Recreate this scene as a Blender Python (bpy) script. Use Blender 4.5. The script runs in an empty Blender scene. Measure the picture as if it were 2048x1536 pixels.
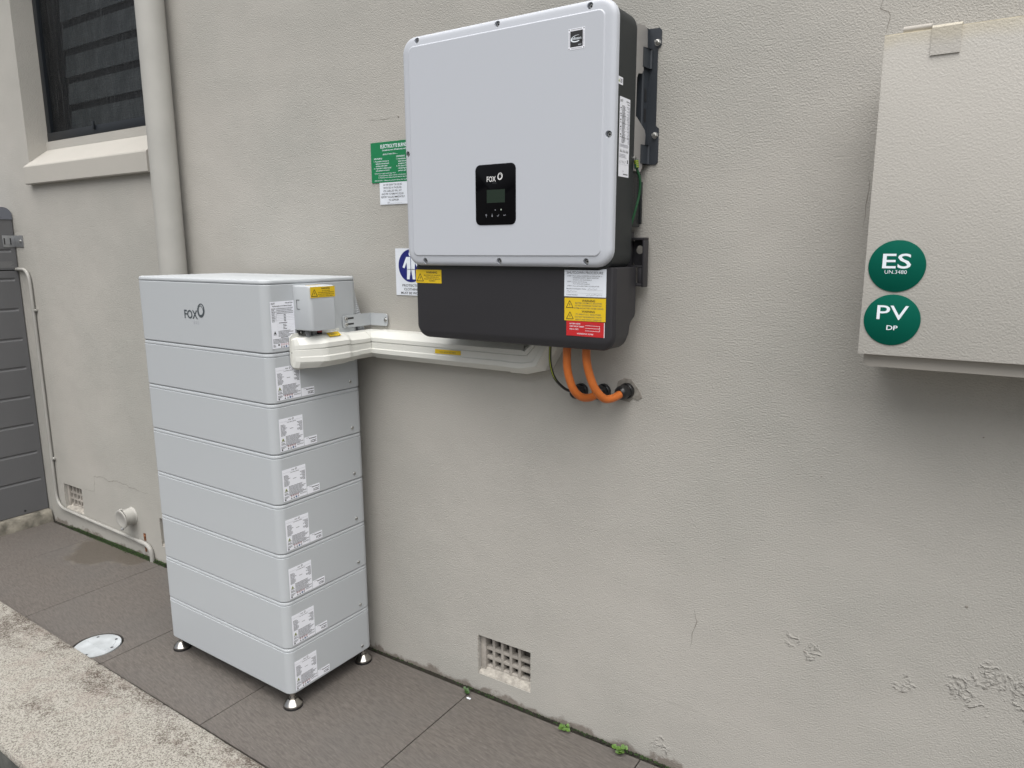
import bpy, bmesh, math, random
from mathutils import Matrix, Vector
random.seed(7)
S = bpy.context.scene
COL = S.collection

# ------------------------------------------------------------------ camera
def set_camera():
    cd = bpy.data.cameras.new('camera'); co = bpy.data.objects.new('camera', cd); COL.objects.link(co)
    yaw, pit, rol = 0.5772, 0.1860, -0.0035
    f = Vector((-math.sin(yaw)*math.cos(pit), math.cos(yaw)*math.cos(pit), -math.sin(pit)))
    r = f.cross(Vector((0, 0, 1))).normalized(); u = r.cross(f)
    c, s = math.cos(rol), math.sin(rol)
    r, u = c*r+s*u, -s*r+c*u
    m = Matrix((r, u, -f)).transposed().to_4x4(); m.translation = (0, -1.9092, 1.5752)
    co.matrix_world = m
    cd.sensor_width = 36; cd.lens = 1438.33/2048*36; cd.clip_start = .02; cd.clip_end = 800
    S.camera = co
set_camera()

# ------------------------------------------------------------------ sky, sun, exposure (bright overcast)
SUN_EL, SUN_AZ = math.radians(70), math.radians(146)      # azimuth measured clockwise from +y
W = bpy.data.worlds.new('World'); S.world = W; W.use_nodes = True
nt = W.node_tree; nt.nodes.clear()
sky = nt.nodes.new('ShaderNodeTexSky'); sky.sky_type = 'NISHITA'; sky.sun_disc = False
sky.sun_elevation = SUN_EL; sky.sun_rotation = SUN_AZ; sky.air_density = 1.0; sky.dust_density = 7; sky.ozone_density = 1
hs = nt.nodes.new('ShaderNodeHueSaturation'); hs.inputs['Saturation'].default_value = .30
bg = nt.nodes.new('ShaderNodeBackground'); bg.inputs[1].default_value = .068
ow = nt.nodes.new('ShaderNodeOutputWorld')
nt.links.new(sky.outputs[0], hs.inputs['Color']); nt.links.new(hs.outputs[0], bg.inputs[0]); nt.links.new(bg.outputs[0], ow.inputs[0])
sl = bpy.data.lights.new('sun', 'SUN'); sl.energy = 1.5; sl.angle = math.radians(85); sl.color = (1, .98, .95)
so = bpy.data.objects.new('sun', sl); COL.objects.link(so)
sd = Vector((math.sin(SUN_AZ)*math.cos(SUN_EL), math.cos(SUN_AZ)*math.cos(SUN_EL), math.sin(SUN_EL)))
so.rotation_euler = sd.to_track_quat('Z', 'Y').to_euler(); so.location = (0, -4, 6)
S.view_settings.view_transform = 'Standard'; S.view_settings.look = 'None'
S.view_settings.gamma = 1; S.view_settings.use_curve_mapping = False
S.view_settings.exposure = 1.2

# ------------------------------------------------------------------ materials
def mat(name, col, rough=.6, metal=0, spec=.5, bump=None, mott=None, coat=0):
    """bump = (scale, detail, distance); mott = (scale, amount)"""
    m = bpy.data.materials.new(name); m.use_nodes = True
    n = m.node_tree; b = n.nodes['Principled BSDF']
    b.inputs['Base Color'].default_value = (*col, 1); b.inputs['Roughness'].default_value = rough
    b.inputs['Metallic'].default_value = metal; b.inputs['Specular IOR Level'].default_value = spec
    b.inputs['Coat Weight'].default_value = coat
    if bump or mott:
        tc = n.nodes.new('ShaderNodeNewGeometry')
        if bump:
            t = n.nodes.new('ShaderNodeTexNoise'); t.inputs['Scale'].default_value = bump[0]; t.inputs['Detail'].default_value = bump[1]
            n.links.new(tc.outputs['Position'], t.inputs['Vector'])
            bp = n.nodes.new('ShaderNodeBump'); bp.inputs['Strength'].default_value = 1; bp.inputs['Distance'].default_value = bump[2]
            n.links.new(t.outputs['Fac'], bp.inputs['Height']); n.links.new(bp.outputs[0], b.inputs['Normal'])
        if mott:
            t = n.nodes.new('ShaderNodeTexNoise'); t.inputs['Scale'].default_value = mott[0]; t.inputs['Detail'].default_value = 6
            n.links.new(tc.outputs['Position'], t.inputs['Vector'])
            r = n.nodes.new('ShaderNodeMapRange'); r.inputs[1].default_value = .3; r.inputs[2].default_value = .7
            r.inputs[3].default_value = 1-mott[1]; r.inputs[4].default_value = 1+mott[1]
            n.links.new(t.outputs['Fac'], r.inputs[0])
            x = n.nodes.new('ShaderNodeVectorMath'); x.operation = 'SCALE'; x.inputs[0].default_value = col
            n.links.new(r.outputs[0], x.inputs['Scale']); n.links.new(x.outputs[0], b.inputs['Base Color'])
    return m

class NG:
    """tiny node-graph helper"""
    def __init__(s, m):
        s.n = m.node_tree; s.b = s.n.nodes['Principled BSDF']
        s.pos = s.n.nodes.new('ShaderNodeNewGeometry').outputs['Position']
    def link(s, a, b): s.n.links.new(a, b)
    def _in(s, sock, v):
        if hasattr(v, 'links'): s.link(v, sock)
        else: sock.default_value = v
    def noise(s, scale, detail=4, rough=.5, vec=None, dist=0):
        t = s.n.nodes.new('ShaderNodeTexNoise'); t.inputs['Scale'].default_value = scale
        t.inputs['Detail'].default_value = detail; t.inputs['Roughness'].default_value = rough; t.inputs['Distortion'].default_value = dist
        s.link(vec or s.pos, t.inputs['Vector']); return t.outputs['Fac']
    def scale(s, v):
        t = s.n.nodes.new('ShaderNodeVectorMath'); t.operation = 'MULTIPLY'; s.link(s.pos, t.inputs[0]); t.inputs[1].default_value = v
        return t.outputs[0]
    def m(s, op, a, b=0.0):
        t = s.n.nodes.new('ShaderNodeMath'); t.operation = op; s._in(t.inputs[0], a); s._in(t.inputs[1], b); return t.outputs[0]
    def rng(s, v, a, b, c=0.0, d=1.0, smooth=True):
        t = s.n.nodes.new('ShaderNodeMapRange'); t.interpolation_type = 'SMOOTHSTEP' if smooth else 'LINEAR'
        s._in(t.inputs[0], v)
        for i, q in enumerate((a, b, c, d)): t.inputs[i+1].default_value = q
        return t.outputs[0]
    def dist(s, p):
        t = s.n.nodes.new('ShaderNodeVectorMath'); t.operation = 'DISTANCE'; s.link(s.pos, t.inputs[0]); t.inputs[1].default_value = p
        return t.outputs['Value']
    def sep(s):
        t = s.n.nodes.new('ShaderNodeSeparateXYZ'); s.link(s.pos, t.inputs[0]); return t.outputs
    def mix(s, f, a, b):
        t = s.n.nodes.new('ShaderNodeMix'); t.data_type = 'RGBA'; s._in(t.inputs[0], f)
        for k, v in ((6, a), (7, b)):
            if hasattr(v, 'links'): s.link(v, t.inputs[k])
            else: t.inputs[k].default_value = (*v, 1)
        return t.outputs[2]
    def bump(s, h, d, st=1.0):
        t = s.n.nodes.new('ShaderNodeBump'); t.inputs['Distance'].default_value = d; t.inputs['Strength'].default_value = st
        s.link(h, t.inputs['Height']); s.link(t.outputs[0], s.b.inputs['Normal'])
    def color(s, c): s.link(c, s.b.inputs['Base Color'])

def wall_mat(name, col, blisters=(), grime=True, amp=.0029, spec=.25, rough=.8, meter=False):
    m = mat(name, col, rough, 0, spec); g = NG(m); x, y, z = g.sep()
    big = g.noise(.8, 5, .6); mid = g.noise(9, 5)
    c2 = tuple(v*f for v, f in zip(col, (.905, .92, .92)))
    c3 = tuple(v*f for v, f in zip(col, (1.025, 1.02, 1.02)))
    c = g.mix(g.rng(big, .35, .68), c3, c2)
    c = g.mix(g.m('MULTIPLY', g.rng(mid, .55, .75), .18), c, tuple(v*.9 for v in col))
    if grime:      # reddish-brown splash-back just above the moss line and a few dirt specks
        n = g.noise(14, 6, .6)
        edge = g.m('MULTIPLY', g.rng(g.m('SUBTRACT', z, g.m('MULTIPLY', g.rng(n, .35, .75), .034)), -.006, .012, 1, 0), .65)
        c = g.mix(edge, c, (.115, .085, .065))
        sp = g.rng(g.noise(70, 2), .76, .79); c = g.mix(g.m('MULTIPLY', sp, .45), c, (.16, .145, .12))
    if meter:      # yellowed rim along the top of the door
        e = g.m('MULTIPLY', g.rng(g.m('ADD', z, g.m('MULTIPLY', g.noise(11, 4), .03)), 1.972, 2.006), .45); c = g.mix(e, c, (.44, .39, .27))
    g.color(c)
    # render texture: fine sponge-float grain, weaker towards the base, plus slow waviness
    fine = g.noise(235, 3, .55); med = g.noise(60, 3, .5); wav = g.noise(3.2, 2)
    k = g.rng(g.noise(1.6, 2), .35, .65, .65, 1.0)
    h = g.m('ADD', g.m('MULTIPLY', g.m('MULTIPLY', fine, k), 1.0), g.m('MULTIPLY', g.m('MULTIPLY', med, k), .28))
    h = g.m('ADD', h, g.m('MULTIPLY', wav, 3.0))
    if blisters:
        tot = None; wob = g.m('MULTIPLY', g.m('SUBTRACT', g.noise(34, 4, .65), .5), .075)
        for (p, r) in blisters:
            q = g.rng(g.m('ADD', g.dist(p), wob), r*.2, r, 1, 0); tot = q if tot is None else g.m('MAXIMUM', tot, q)
        rid = g.m('ABSOLUTE', g.m('SUBTRACT', g.noise(20, 3, .6, dist=.4), .5))
        lump = g.m('MULTIPLY', g.rng(rid, .0, .085, 1, 0), g.rng(g.noise(75, 3, .6), .34, .62))
        h = g.m('ADD', h, g.m('MULTIPLY', g.m('MULTIPLY', lump, g.rng(tot, .15, .8)), 1.45))
    g.bump(h, amp)
    return m

BL = [((.05, 0, .53), .05), ((.10, 0, .575), .05), ((.15, 0, .565), .05), ((.085, 0, .485), .04), ((.2, 0, .53), .07),
      ((-.075, 0, .50), .035), ((-.34, 0, .53), .03), ((-.29, 0, .51), .035), ((-.70, 0, .06), .045)]
WALLC = (.417, .404, .372)
M = {}
M['wall'] = wall_mat('wall_render_paint', WALLC, BL)
M['sill'] = wall_mat('sill_paint', (.42, .405, .37), grime=False, amp=.001)
M['pipe_paint'] = mat('painted_pipe', (.39, .385, .36), .55, bump=(140, 3, .0004), mott=(7, .06))
M['conduit'] = mat('conduit_paint', (.33, .326, .305), .55, mott=(9, .08))
M['meter'] = wall_mat('meter_box_paint', (.46, .445, .41), grime=False, amp=.0013, spec=.35, rough=.55, meter=True)
M['meter_in'] = mat('meter_box_body_paint', (.36, .34, .305), .5)
M['batt'] = mat('battery_grey_enamel', (.435, .46, .48), .45, spec=.4, bump=(700, 2, .00008))
M['inv'] = mat('inverter_white_enamel', (.49, .515, .56), .45, spec=.4, bump=(600, 2, .00012))
M['dark'] = mat('charcoal_enamel', (.013, .0165, .018), .5, bump=(900, 2, .00008))
M['dark2'] = mat('charcoal_plastic', (.0235, .0228, .0265), .5, bump=(900, 2, .0001))
M['slate'] = mat('slate_bracket_metal', (.030, .036, .044), .45)
M['alu'] = mat('aluminium_plate', (.42, .41, .40), .42, .55)
M['steel'] = mat('stainless_steel', (.42, .405, .38), .17, 1, bump=(60, 3, .0002))
M['zinc'] = mat('zinc_screw', (.52, .52, .50), .32, 1)
M['black'] = mat('black_plastic', (.012, .012, .013), .35)
M['gloss'] = mat('black_glass', (.003, .003, .004), .09, spec=.14)
M['lcd'] = mat('lcd_green_grey', (.022, .034, .025), .2, spec=.2)
M['duct'] = mat('warm_white_duct_plastic', (.66, .665, .625), .38, mott=(6, .03))
M['conn'] = mat('connector_grey_plastic', (.22, .23, .24), .4)
M['redp'] = mat('connector_red_ring', (.35, .02, .03), .4)
M['orange'] = mat('orange_cable_sheath', (.52, .135, .022), .45, bump=(160, 3, .0003), mott=(40, .06))
M['green'] = mat('earth_green', (.006, .06, .02), .45)
M['lime'] = mat('earth_yellow', (.28, .34, .02), .45)
M['paper'] = mat('white_label', (.80, .82, .88), .4)
M['paper2'] = mat('white_sign_plastic', (.72, .76, .82), .35)
M['ink'] = mat('black_print', (.02, .02, .022), .5)
M['ink2'] = mat('grey_print', (.09, .095, .105), .5)
M['ink3'] = mat('faint_print', (.36, .37, .41), .5)
M['inkred'] = mat('red_print', (.42, .10, .10), .5)
M['inkblue'] = mat('blue_print', (.06, .12, .25), .5)
M['logo'] = mat('dark_grey_logo_print', (.06, .075, .085), .4)
M['logow'] = mat('white_logo_print', (.75, .75, .75), .4)
M['yel'] = mat('yellow_label', (.70, .48, .015), .4)
M['red'] = mat('red_label', (.50, .018, .022), .4)
M['sgreen'] = mat('green_sign', (.008, .19, .07), .35)
M['dgreen'] = mat('dark_green_sign', (.0, .092, .062), .7, spec=.1)
M['navy'] = mat('navy_sign_print', (.008, .012, .16), .35)
M['white'] = mat('white_print', (.80, .86, .92), .4)
M['frame'] = mat('black_window_frame', (.008, .011, .015), .4)
M['room'] = mat('dark_room', (.02, .02, .02), .9)
M['soil'] = mat('dark_soil', (.018, .016, .011), .95, bump=(220, 4, .004))
M['bed'] = mat('dark_screed', (.025, .023, .02), .95)
M['moss'] = mat('moss_green', (.022, .045, .010), .95, mott=(60, .5))
M['leaf'] = mat('weed_leaf', (.07, .145, .02), .5, mott=(90, .25))
M['leaf2'] = mat('weed_leaf_dark', (.03, .075, .015), .5, mott=(90, .25))
M['crack'] = mat('hairline_crack', (.23, .215, .19), .95)
M['chip'] = mat('bare_render_chip', (.24, .225, .20), .9, mott=(60, .3))
M['cab'] = mat('grey_cabinet_paint', (.115, .117, .122), .45, mott=(2, .04))
M['cabcap'] = mat('blue_grey_cap', (.13, .14, .165), .4)
M['cabtext'] = mat('pale_cabinet_print', (.19, .19, .19), .5)
M['galv'] = mat('galvanised_strap', (.36, .37, .38), .38, .7, mott=(40, .15))
M['rust'] = mat('rusty_strap', (.17, .065, .025), .8, mott=(80, .4))
M['cover'] = mat('white_drain_cover', (.37, .395, .41), .55, mott=(16, .22))
M['plinth'] = mat('stained_concrete', (.17, .158, .13), .95, bump=(70, 5, .004), mott=(18, .55))
M['kerb_side'] = mat('dark_side_concrete', (.075, .077, .07), .95, bump=(90, 5, .003), mott=(14, .35)); M['gravel'] = mat('ground_concrete', (.09, .087, .08), .95, bump=(90, 5, .004), mott=(3, .2))

M['led'] = mat('status_led', (.5, .6, .5), .3)
M['edge'] = mat('yellowed_edge_paint', (.55, .50, .38), .7, mott=(60, .2))
def louvre_mat():
    m = mat('obscure_louvre_glass', (.055, .068, .075), .22, spec=.6); g = NG(m)
    n = g.noise(16, 5, vec=g.scale((1, 1, .5))); g.color(g.mix(g.rng(n, .3, .7), (.12, .145, .155), (.20, .23, .24)))
    g.bump(g.noise(120, 2), .0008); return m
M['louvre'] = louvre_mat()
def screen_mat():
    m = mat('fly_screen_mesh', (.02, .023, .026), .6); g = NG(m)
    st = g.noise(1.0, 3, .7, vec=g.scale((260, 260, 5))); w = g.noise(1.0, 2, .6, vec=g.scale((9, 9, 200)))
    g.color(g.mix(g.rng(st, .55, .75), (.004, .005, .006), (.07, .08, .085)))
    a = g.rng(g.m('ADD', st, g.m('MULTIPLY', w, .35)), .5, .85, .22, .6)
    g.link(a, g.b.inputs['Alpha']); return m
M['screen'] = screen_mat()
def tile_mat():
    m = mat('wood_grain_porcelain', (.15, .135, .122), .52, spec=.45); g = NG(m)
    rot = g.n.nodes.new('ShaderNodeVectorRotate'); rot.rotation_type = 'Z_AXIS'; rot.inputs['Angle'].default_value = math.radians(10)
    g.link(g.pos, rot.inputs['Vector'])
    def sc(v):
        t = g.n.nodes.new('ShaderNodeVectorMath'); t.operation = 'MULTIPLY'; g.link(rot.outputs[0], t.inputs[0]); t.inputs[1].default_value = v; return t.outputs[0]
    a = g.noise(1.0, 4, .6, vec=sc((24, 170, 40)), dist=.5); b2 = g.noise(1.0, 3, .6, vec=sc((40, 300, 90)), dist=.3)
    tone = g.noise(3.0, 4)
    c = g.mix(g.rng(a, .32, .68), (.081, .072, .065), (.127, .114, .102))
    c = g.mix(g.m('MULTIPLY', g.rng(b2, .54, .7), .45), c, (.185, .17, .158))
    c = g.mix(g.m('MULTIPLY', g.rng(tone, .4, .7), .3), c, (.095, .092, .088))
    oi = g.n.nodes.new('ShaderNodeObjectInfo')
    c = g.mix(g.m('MULTIPLY', oi.outputs['Random'], .14), c, (.15, .14, .135))
    # old damp patch with a tide mark beside the spout, and dust along its rim
    n = g.m('MULTIPLY', g.m('SUBTRACT', g.noise(7, 4, .6), .5), .22)
    d = g.m('ADD', g.m('MINIMUM', g.dist((-3.80, -.05, 0)), g.m('ADD', g.dist((-3.6, -.03, 0)), .09)), n)
    patch = g.rng(d, .17, .20, 1, 0); rim = g.m('MULTIPLY', g.rng(g.m('ABSOLUTE', g.m('SUBTRACT', d, .19)), .0, .03, 1, 0), .35)
    c = g.mix(g.m('MULTIPLY', patch, .5), c, (.078, .064, .046)); c = g.mix(g.m('MULTIPLY', rim, g.rng(g.noise(22, 3), .45, .65)), c, (.19, .17, .14))
    c = g.mix(g.m('MULTIPLY', g.rng(g.noise(130, 1), .77, .80), .6), c, (.26, .25, .23)); c = g.mix(g.m('MULTIPLY', g.rng(g.noise(117, 1), .78, .81), .8), c, (.03, .027, .024))
    g.color(c); g.link(g.rng(patch, 0, 1, .52, .4), g.b.inputs['Roughness'])
    g.bump(g.m('ADD', a, g.m('MULTIPLY', b2, .5)), .0011); return m
M['tile'] = tile_mat()
def kerb_mat():
    m = mat('weathered_concrete', (.4, .37, .32), .92, spec=.2); g = NG(m)
    fine = g.noise(330, 3, .65); mid = g.noise(38, 6, .65); big = g.noise(5.5, 5, .6, vec=g.scale((.6, 1.1, 1)))
    x, y, z = g.sep(); gr = g.noise(210, 2, .6)
    c = g.mix(g.rng(gr, .36, .58), (.115, .104, .09), (.32, .307, .272))
    c = g.mix(g.m('MULTIPLY', g.rng(fine, .50, .62), .45), c, (.47, .455, .41))
    yy = g.m('ADD', y, g.m('MULTIPLY', x, .0244))           # distance from the inner edge: lichen and dirt gather there
    edge = g.rng(yy, -.96, -.77); spot = g.m('ADD', g.m('MULTIPLY', big, .62), g.m('MULTIPLY', mid, .38))
    dirt = g.m('MULTIPLY', g.rng(g.m('ADD', spot, g.m('MULTIPLY', edge, .15)), .555, .70), g.rng(gr, .62, .46, .35, 1))
    c = g.mix(g.m('MULTIPLY', dirt, .95), c, (.075, .058, .048))
    c = g.mix(g.m('MULTIPLY', g.rng(g.noise(14, 4, vec=g.scale((1, .8, 1))), .5, .68), .3), c, (.25, .21, .185))
    c = g.mix(g.m('MULTIPLY', g.rng(g.noise(2.2, 3), .5, .7), .3), c, (.50, .49, .46))
    g.color(c); g.bump(g.m('ADD', g.m('MULTIPLY', fine, .7), g.m('MULTIPLY', mid, 1.1)), .003); return m
M['kerb'] = kerb_mat()

# ------------------------------------------------------------------ mesh builder
ORI = {}
class MB:
    def __init__(s): s.v = []; s.f = []; s.mi = []; s.mats = []
    def slot(s, m):
        if m not in s.mats: s.mats.append(m)
        return s.mats.index(m)
    def add(s, vs, fs, m):
        o = len(s.v); k = s.slot(m); s.v += [tuple(p) for p in vs]
        for f in fs: s.f.append([i+o for i in f]); s.mi.append(k)
    def box(s, a, b, m, bev=0):
        (x0, y0, z0), (x1, y1, z1) = a, b
        if bev <= 0:
            vs = [(x, y, z) for z in (z0, z1) for y in (y0, y1) for x in (x0, x1)]
            s.add(vs, [(0, 2, 3, 1), (4, 5, 7, 6), (0, 1, 5, 4), (2, 6, 7, 3), (0, 4, 6, 2), (1, 3, 7, 5)], m)
        else:
            bm = bmesh.new(); bmesh.ops.create_cube(bm, size=1)
            for v in bm.verts:
                v.co = Vector(((x0+x1)/2+v.co.x*(x1-x0), (y0+y1)/2+v.co.y*(y1-y0), (z0+z1)/2+v.co.z*(z1-z0)))
            bmesh.ops.bevel(bm, geom=bm.edges[:], offset=bev, segments=2, affect='EDGES', profile=.6)
            s.addbm(bm, m)
    def addbm(s, bm, m):
        bm.verts.index_update()
        s.add([v.co[:] for v in bm.verts], [[v.index for v in f.verts] for f in bm.faces], m); bm.free()
    def loft(s, loops, m, cap0=True, cap1=True, closed=True):
        n = len(loops[0]); vs = [p for l in loops for p in l]; fs = []
        for i in range(len(loops)-1):
            for j in range(n if closed else n-1):
                k = (j+1) % n; fs.append((i*n+j, i*n+k, (i+1)*n+k, (i+1)*n+j))
        if cap0: fs.append(tuple(reversed(range(n))))
        if cap1: fs.append(tuple(range((len(loops)-1)*n, len(loops)*n)))
        s.add(vs, fs, m)
    def tube(s, pts, r, m, n=14, cap=True):
        pts = [Vector(p) for p in pts]; loops = []; nrm = None
        for i, p in enumerate(pts):
            t = (pts[min(i+1, len(pts)-1)]-pts[max(i-1, 0)]).normalized()
            if nrm is None: nrm = t.orthogonal().normalized()
            nrm = (nrm-t*nrm.dot(t)).normalized(); b = t.cross(nrm)
            rr = r[i] if isinstance(r, (list, tuple)) else r
            loops.append([p+rr*(math.cos(2*math.pi*k/n)*nrm+math.sin(2*math.pi*k/n)*b) for k in range(n)])
        s.loft(loops, m, cap, cap)
    def lathe(s, c, axis, prof, m, n=24, cap0=True, cap1=True):
        """prof: list of (radius, distance along axis)"""
        a = Vector(axis).normalized(); e = a.orthogonal().normalized(); b = a.cross(e); c = Vector(c)
        s.loft([[c+a*h+r*(math.cos(2*math.pi*k/n)*e+math.sin(2*math.pi*k/n)*b) for k in range(n)] for r, h in prof], m, cap0, cap1)
    def build(s, name, parent=None, smooth=35, label=None, kind=None, fix=True):
        o = ORI.get(parent, Vector((0, 0, 0))); me = bpy.data.meshes.new(name)
        me.from_pydata([Vector(v)-o for v in s.v], [], s.f)
        for m in s.mats: me.materials.append(M[m])
        me.polygons.foreach_set('material_index', s.mi)
        if fix:
            bm = bmesh.new(); bm.from_mesh(me); bmesh.ops.recalc_face_normals(bm, faces=bm.faces[:]); bm.to_mesh(me); bm.free()
        if smooth:
            me.polygons.foreach_set('use_smooth', [True]*len(me.polygons)); me.set_sharp_from_angle(angle=math.radians(smooth))
        ob = bpy.data.objects.new(name, me); COL.objects.link(ob)
        if parent: ob.parent = parent; ORI[ob] = o
        if label: ob['label'] = label
        if kind: ob['kind'] = kind
        return ob

def thing(name, label, cat, loc=(0, 0, 0), rz=0, group=None, local=False):
    o = bpy.data.objects.new(name, None); COL.objects.link(o); o.location = loc; o.rotation_euler = (0, 0, rz); o.empty_display_size = .1
    o['label'] = label; o['category'] = cat
    if group: o['group'] = group
    ORI[o] = Vector((0, 0, 0)) if local else Vector(loc)
    return o
def tag(o, label, cat, group=None):
    o['label'] = label; o['category'] = cat
    if group: o['group'] = group
    return o

def rr(x0, x1, z0, z1, r, n=6):
    """rounded rectangle, counter-clockwise list of 2-D points; r may be (bl, br, tr, tl)"""
    R = r if isinstance(r, (tuple, list)) else (r,)*4
    P = []
    for (cx, cz, a0, q) in ((x0+R[0], z0+R[0], 180, R[0]), (x1-R[1], z0+R[1], 270, R[1]), (x1-R[2], z1-R[2], 0, R[2]), (x0+R[3], z1-R[3], 90, R[3])):
        for k in range(n+1):
            a = math.radians(a0+90*k/n); P.append((cx+q*math.cos(a), cz+q*math.sin(a)))
    return P
def slab_y(mb, m, x0, x1, z0, z1, r, steps, n=6):
    """rounded slab facing -y: steps = list of (inset or (l,r,b,t), y)"""
    L = []
    for ins, y in steps:
        l, q, b, t = ins if isinstance(ins, tuple) else (ins,)*4
        rad = max(.001, r-max(l, q, b, t)) if not isinstance(r, tuple) else tuple(max(.001, a-max(l, q, b, t)) for a in r)
        L.append([(x, y, z) for x, z in rr(x0+l, x1-q, z0+b, z1-t, rad, n)])
    mb.loft(L, m)
def bez(P, n=12):
    """Catmull-Rom through points"""
    P = [Vector(p) for p in P]; Q = [P[0]*2-P[1]]+P+[P[-1]*2-P[-2]]; out = []
    for i in range(1, len(Q)-2):
        for k in range(n):
            t = k/n; a, b, c, d = Q[i-1:i+3]
            out.append(.5*((2*b)+(c-a)*t+(2*a-5*b+4*c-d)*t*t+(3*b-a-3*c+d)*t**3))
    out.append(P[-1]); return out

# ------------------------------------------------------------------ flat print
_tx = {}
def text_mesh(s, bold):
    key = (s, bold)
    if key not in _tx:
        cu = bpy.data.curves.new('t', 'FONT'); cu.body = s; cu.size = 1; cu.resolution_u = 3; cu.offset = bold
        ob = bpy.data.objects.new('t', cu); me = bpy.data.meshes.new_from_object(ob)
        vs = [(v.co.x, v.co.y) for v in me.vertices]; fs = [list(p.vertices) for p in me.polygons]
        bpy.data.objects.remove(ob); bpy.data.curves.remove(cu); bpy.data.meshes.remove(me)
        _tx[key] = (vs, fs)
    return _tx[key]
CAP = .727     # cap height of the built-in font at size 1
class Print:
    """collects flat print in millimetres on a plane (O, U, V) and writes it into a mesh builder"""
    def __init__(s, mb, O, U, V, t=.0006):
        s.mb = mb; s.O = Vector(O); s.U = Vector(U).normalized(); s.V = Vector(V).normalized(); s.N = s.U.cross(s.V); s.t = t; s.lay = 1
    def p(s, x, y, h): return s.O+s.U*(x*.001)+s.V*(y*.001)+s.N*h
    def base(s, w, h, m, r=0):
        pts = rr(0, w, 0, h, r, 3) if r else [(0, 0), (w, 0), (w, h), (0, h)]
        s.mb.loft([[s.p(x, y, 0) for x, y in pts], [s.p(x, y, s.t) for x, y in pts]], m, cap0=False)
    def poly(s, pts, m, lay=None):
        h = s.t+.00025*(lay or s.lay); s.mb.add([s.p(x, y, h) for x, y in pts], [tuple(range(len(pts)))], m)
    def rect(s, x0, y0, x1, y1, m, lay=None): s.poly([(x0, y0), (x1, y0), (x1, y1), (x0, y1)], m, lay)
    def text(s, x, y, cap, st, m, al='L', bold=.0, width=None, lay=None):
        vs, fs = text_mesh(st, bold)
        if not vs: return
        k = cap/CAP; a = min(v[0] for v in vs); b = max(v[0] for v in vs); kx = k if width is None else width/(b-a)
        off = {'L': -a, 'C': -(a+b)/2, 'R': -b}[al]; h = s.t+.00025*(lay or s.lay)
        s.mb.add([s.p(x+(v[0]+off)*kx, y+v[1]*k, h) for v in vs], fs, m)
    def ring(s, cx, cy, rx, ry, w, m, rot=0, n=28, off=(0, 0), lay=None):
        h = s.t+.00025*(lay or s.lay); c, q = math.cos(rot), math.sin(rot); vs = []
        for k in range(n):
            a = 2*math.pi*k/n
            for (fx, fy, ox, oy) in ((rx, ry, 0, 0), (rx-w, ry-w, *off)):
                X, Y = fx*math.cos(a)+ox, fy*math.sin(a)+oy; vs.append(s.p(cx+c*X-q*Y, cy+q*X+c*Y, h))
        s.mb.add(vs, [(2*k, 2*((k+1) % n), 2*((k+1) % n)+1, 2*k+1) for k in range(n)], m)
    def disc(s, cx, cy, r, m, n=40, lay=None, ry=None): s.poly([(cx+r*math.cos(2*math.pi*k/n), cy+(ry or r)*math.sin(2*math.pi*k/n)) for k in range(n)], m, lay)
    def line(s, a, b, w, m, lay=None):
        d = Vector((b[0]-a[0], b[1]-a[1])); q = Vector((-d.y, d.x)).normalized()*w/2
        s.poly([(a[0]-q.x, a[1]-q.y), (b[0]-q.x, b[1]-q.y), (b[0]+q.x, b[1]+q.y), (a[0]+q.x, a[1]+q.y)], m, lay)
    def hazard(s, cx, cy, w, m, fill=None):
        h = w*.9; A = [(cx-w/2, cy-h/2), (cx+w/2, cy-h/2), (cx, cy+h/2)]
        for i in range(3): s.line(A[i], A[(i+1) % 3], w*.075, m)
        z = w/20
        s.poly([(cx+1.2*z, cy+4.2*z), (cx-2*z, cy-1.6*z), (cx+.2*z, cy-1.2*z), (cx-.8*z, cy-6.6*z), (cx+2*z, cy-.4*z), (cx, cy-.8*z)], m)
    def micro(s, x0, y0, x1, y1, rows, m, al='L', lo=.5, hi=1., fill=.5, seed=0):
        """rows of unreadably small print: broken word-length strokes"""
        R = random.Random(seed); dy = (y1-y0)/rows
        for i in range(rows):
            L = (x1-x0)*R.uniform(lo, hi); x = x0 if al == 'L' else x1-L; e = x+L; yy = y1-(i+.75)*dy
            while x < e-.3:
                w = min(R.uniform(1.2, 5.5), e-x); s.rect(x, yy, x+w, yy+dy*fill, m); x += w+.7
    def squiggle(s, x, y, w, h, m, n=8, seed=0):
        R = random.Random(seed); q = (x, y)
        for i in range(n):
            r = (x+w*(i+1)/n, y+R.uniform(0, h)); s.line(q, r, .5, m); q = r
def ringlogo(P, cx, cy, r, m):
    """the egg-shaped double ring after the brand word"""
    P.ring(cx, cy, r, r*1.18, r*.30, m, rot=-.35, off=(-r*.07, r*.12)); P.ring(cx-r*.02, cy-r*.10, r*.72, r*.93, r*.12, m, rot=.15, lay=2)
XN, XU, XV = None, (1, 0, 0), (0, 0, 1)       # prints facing -y
SU, SV = (0, 1, 0), (0, 0, 1)                 # prints facing +x

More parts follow.
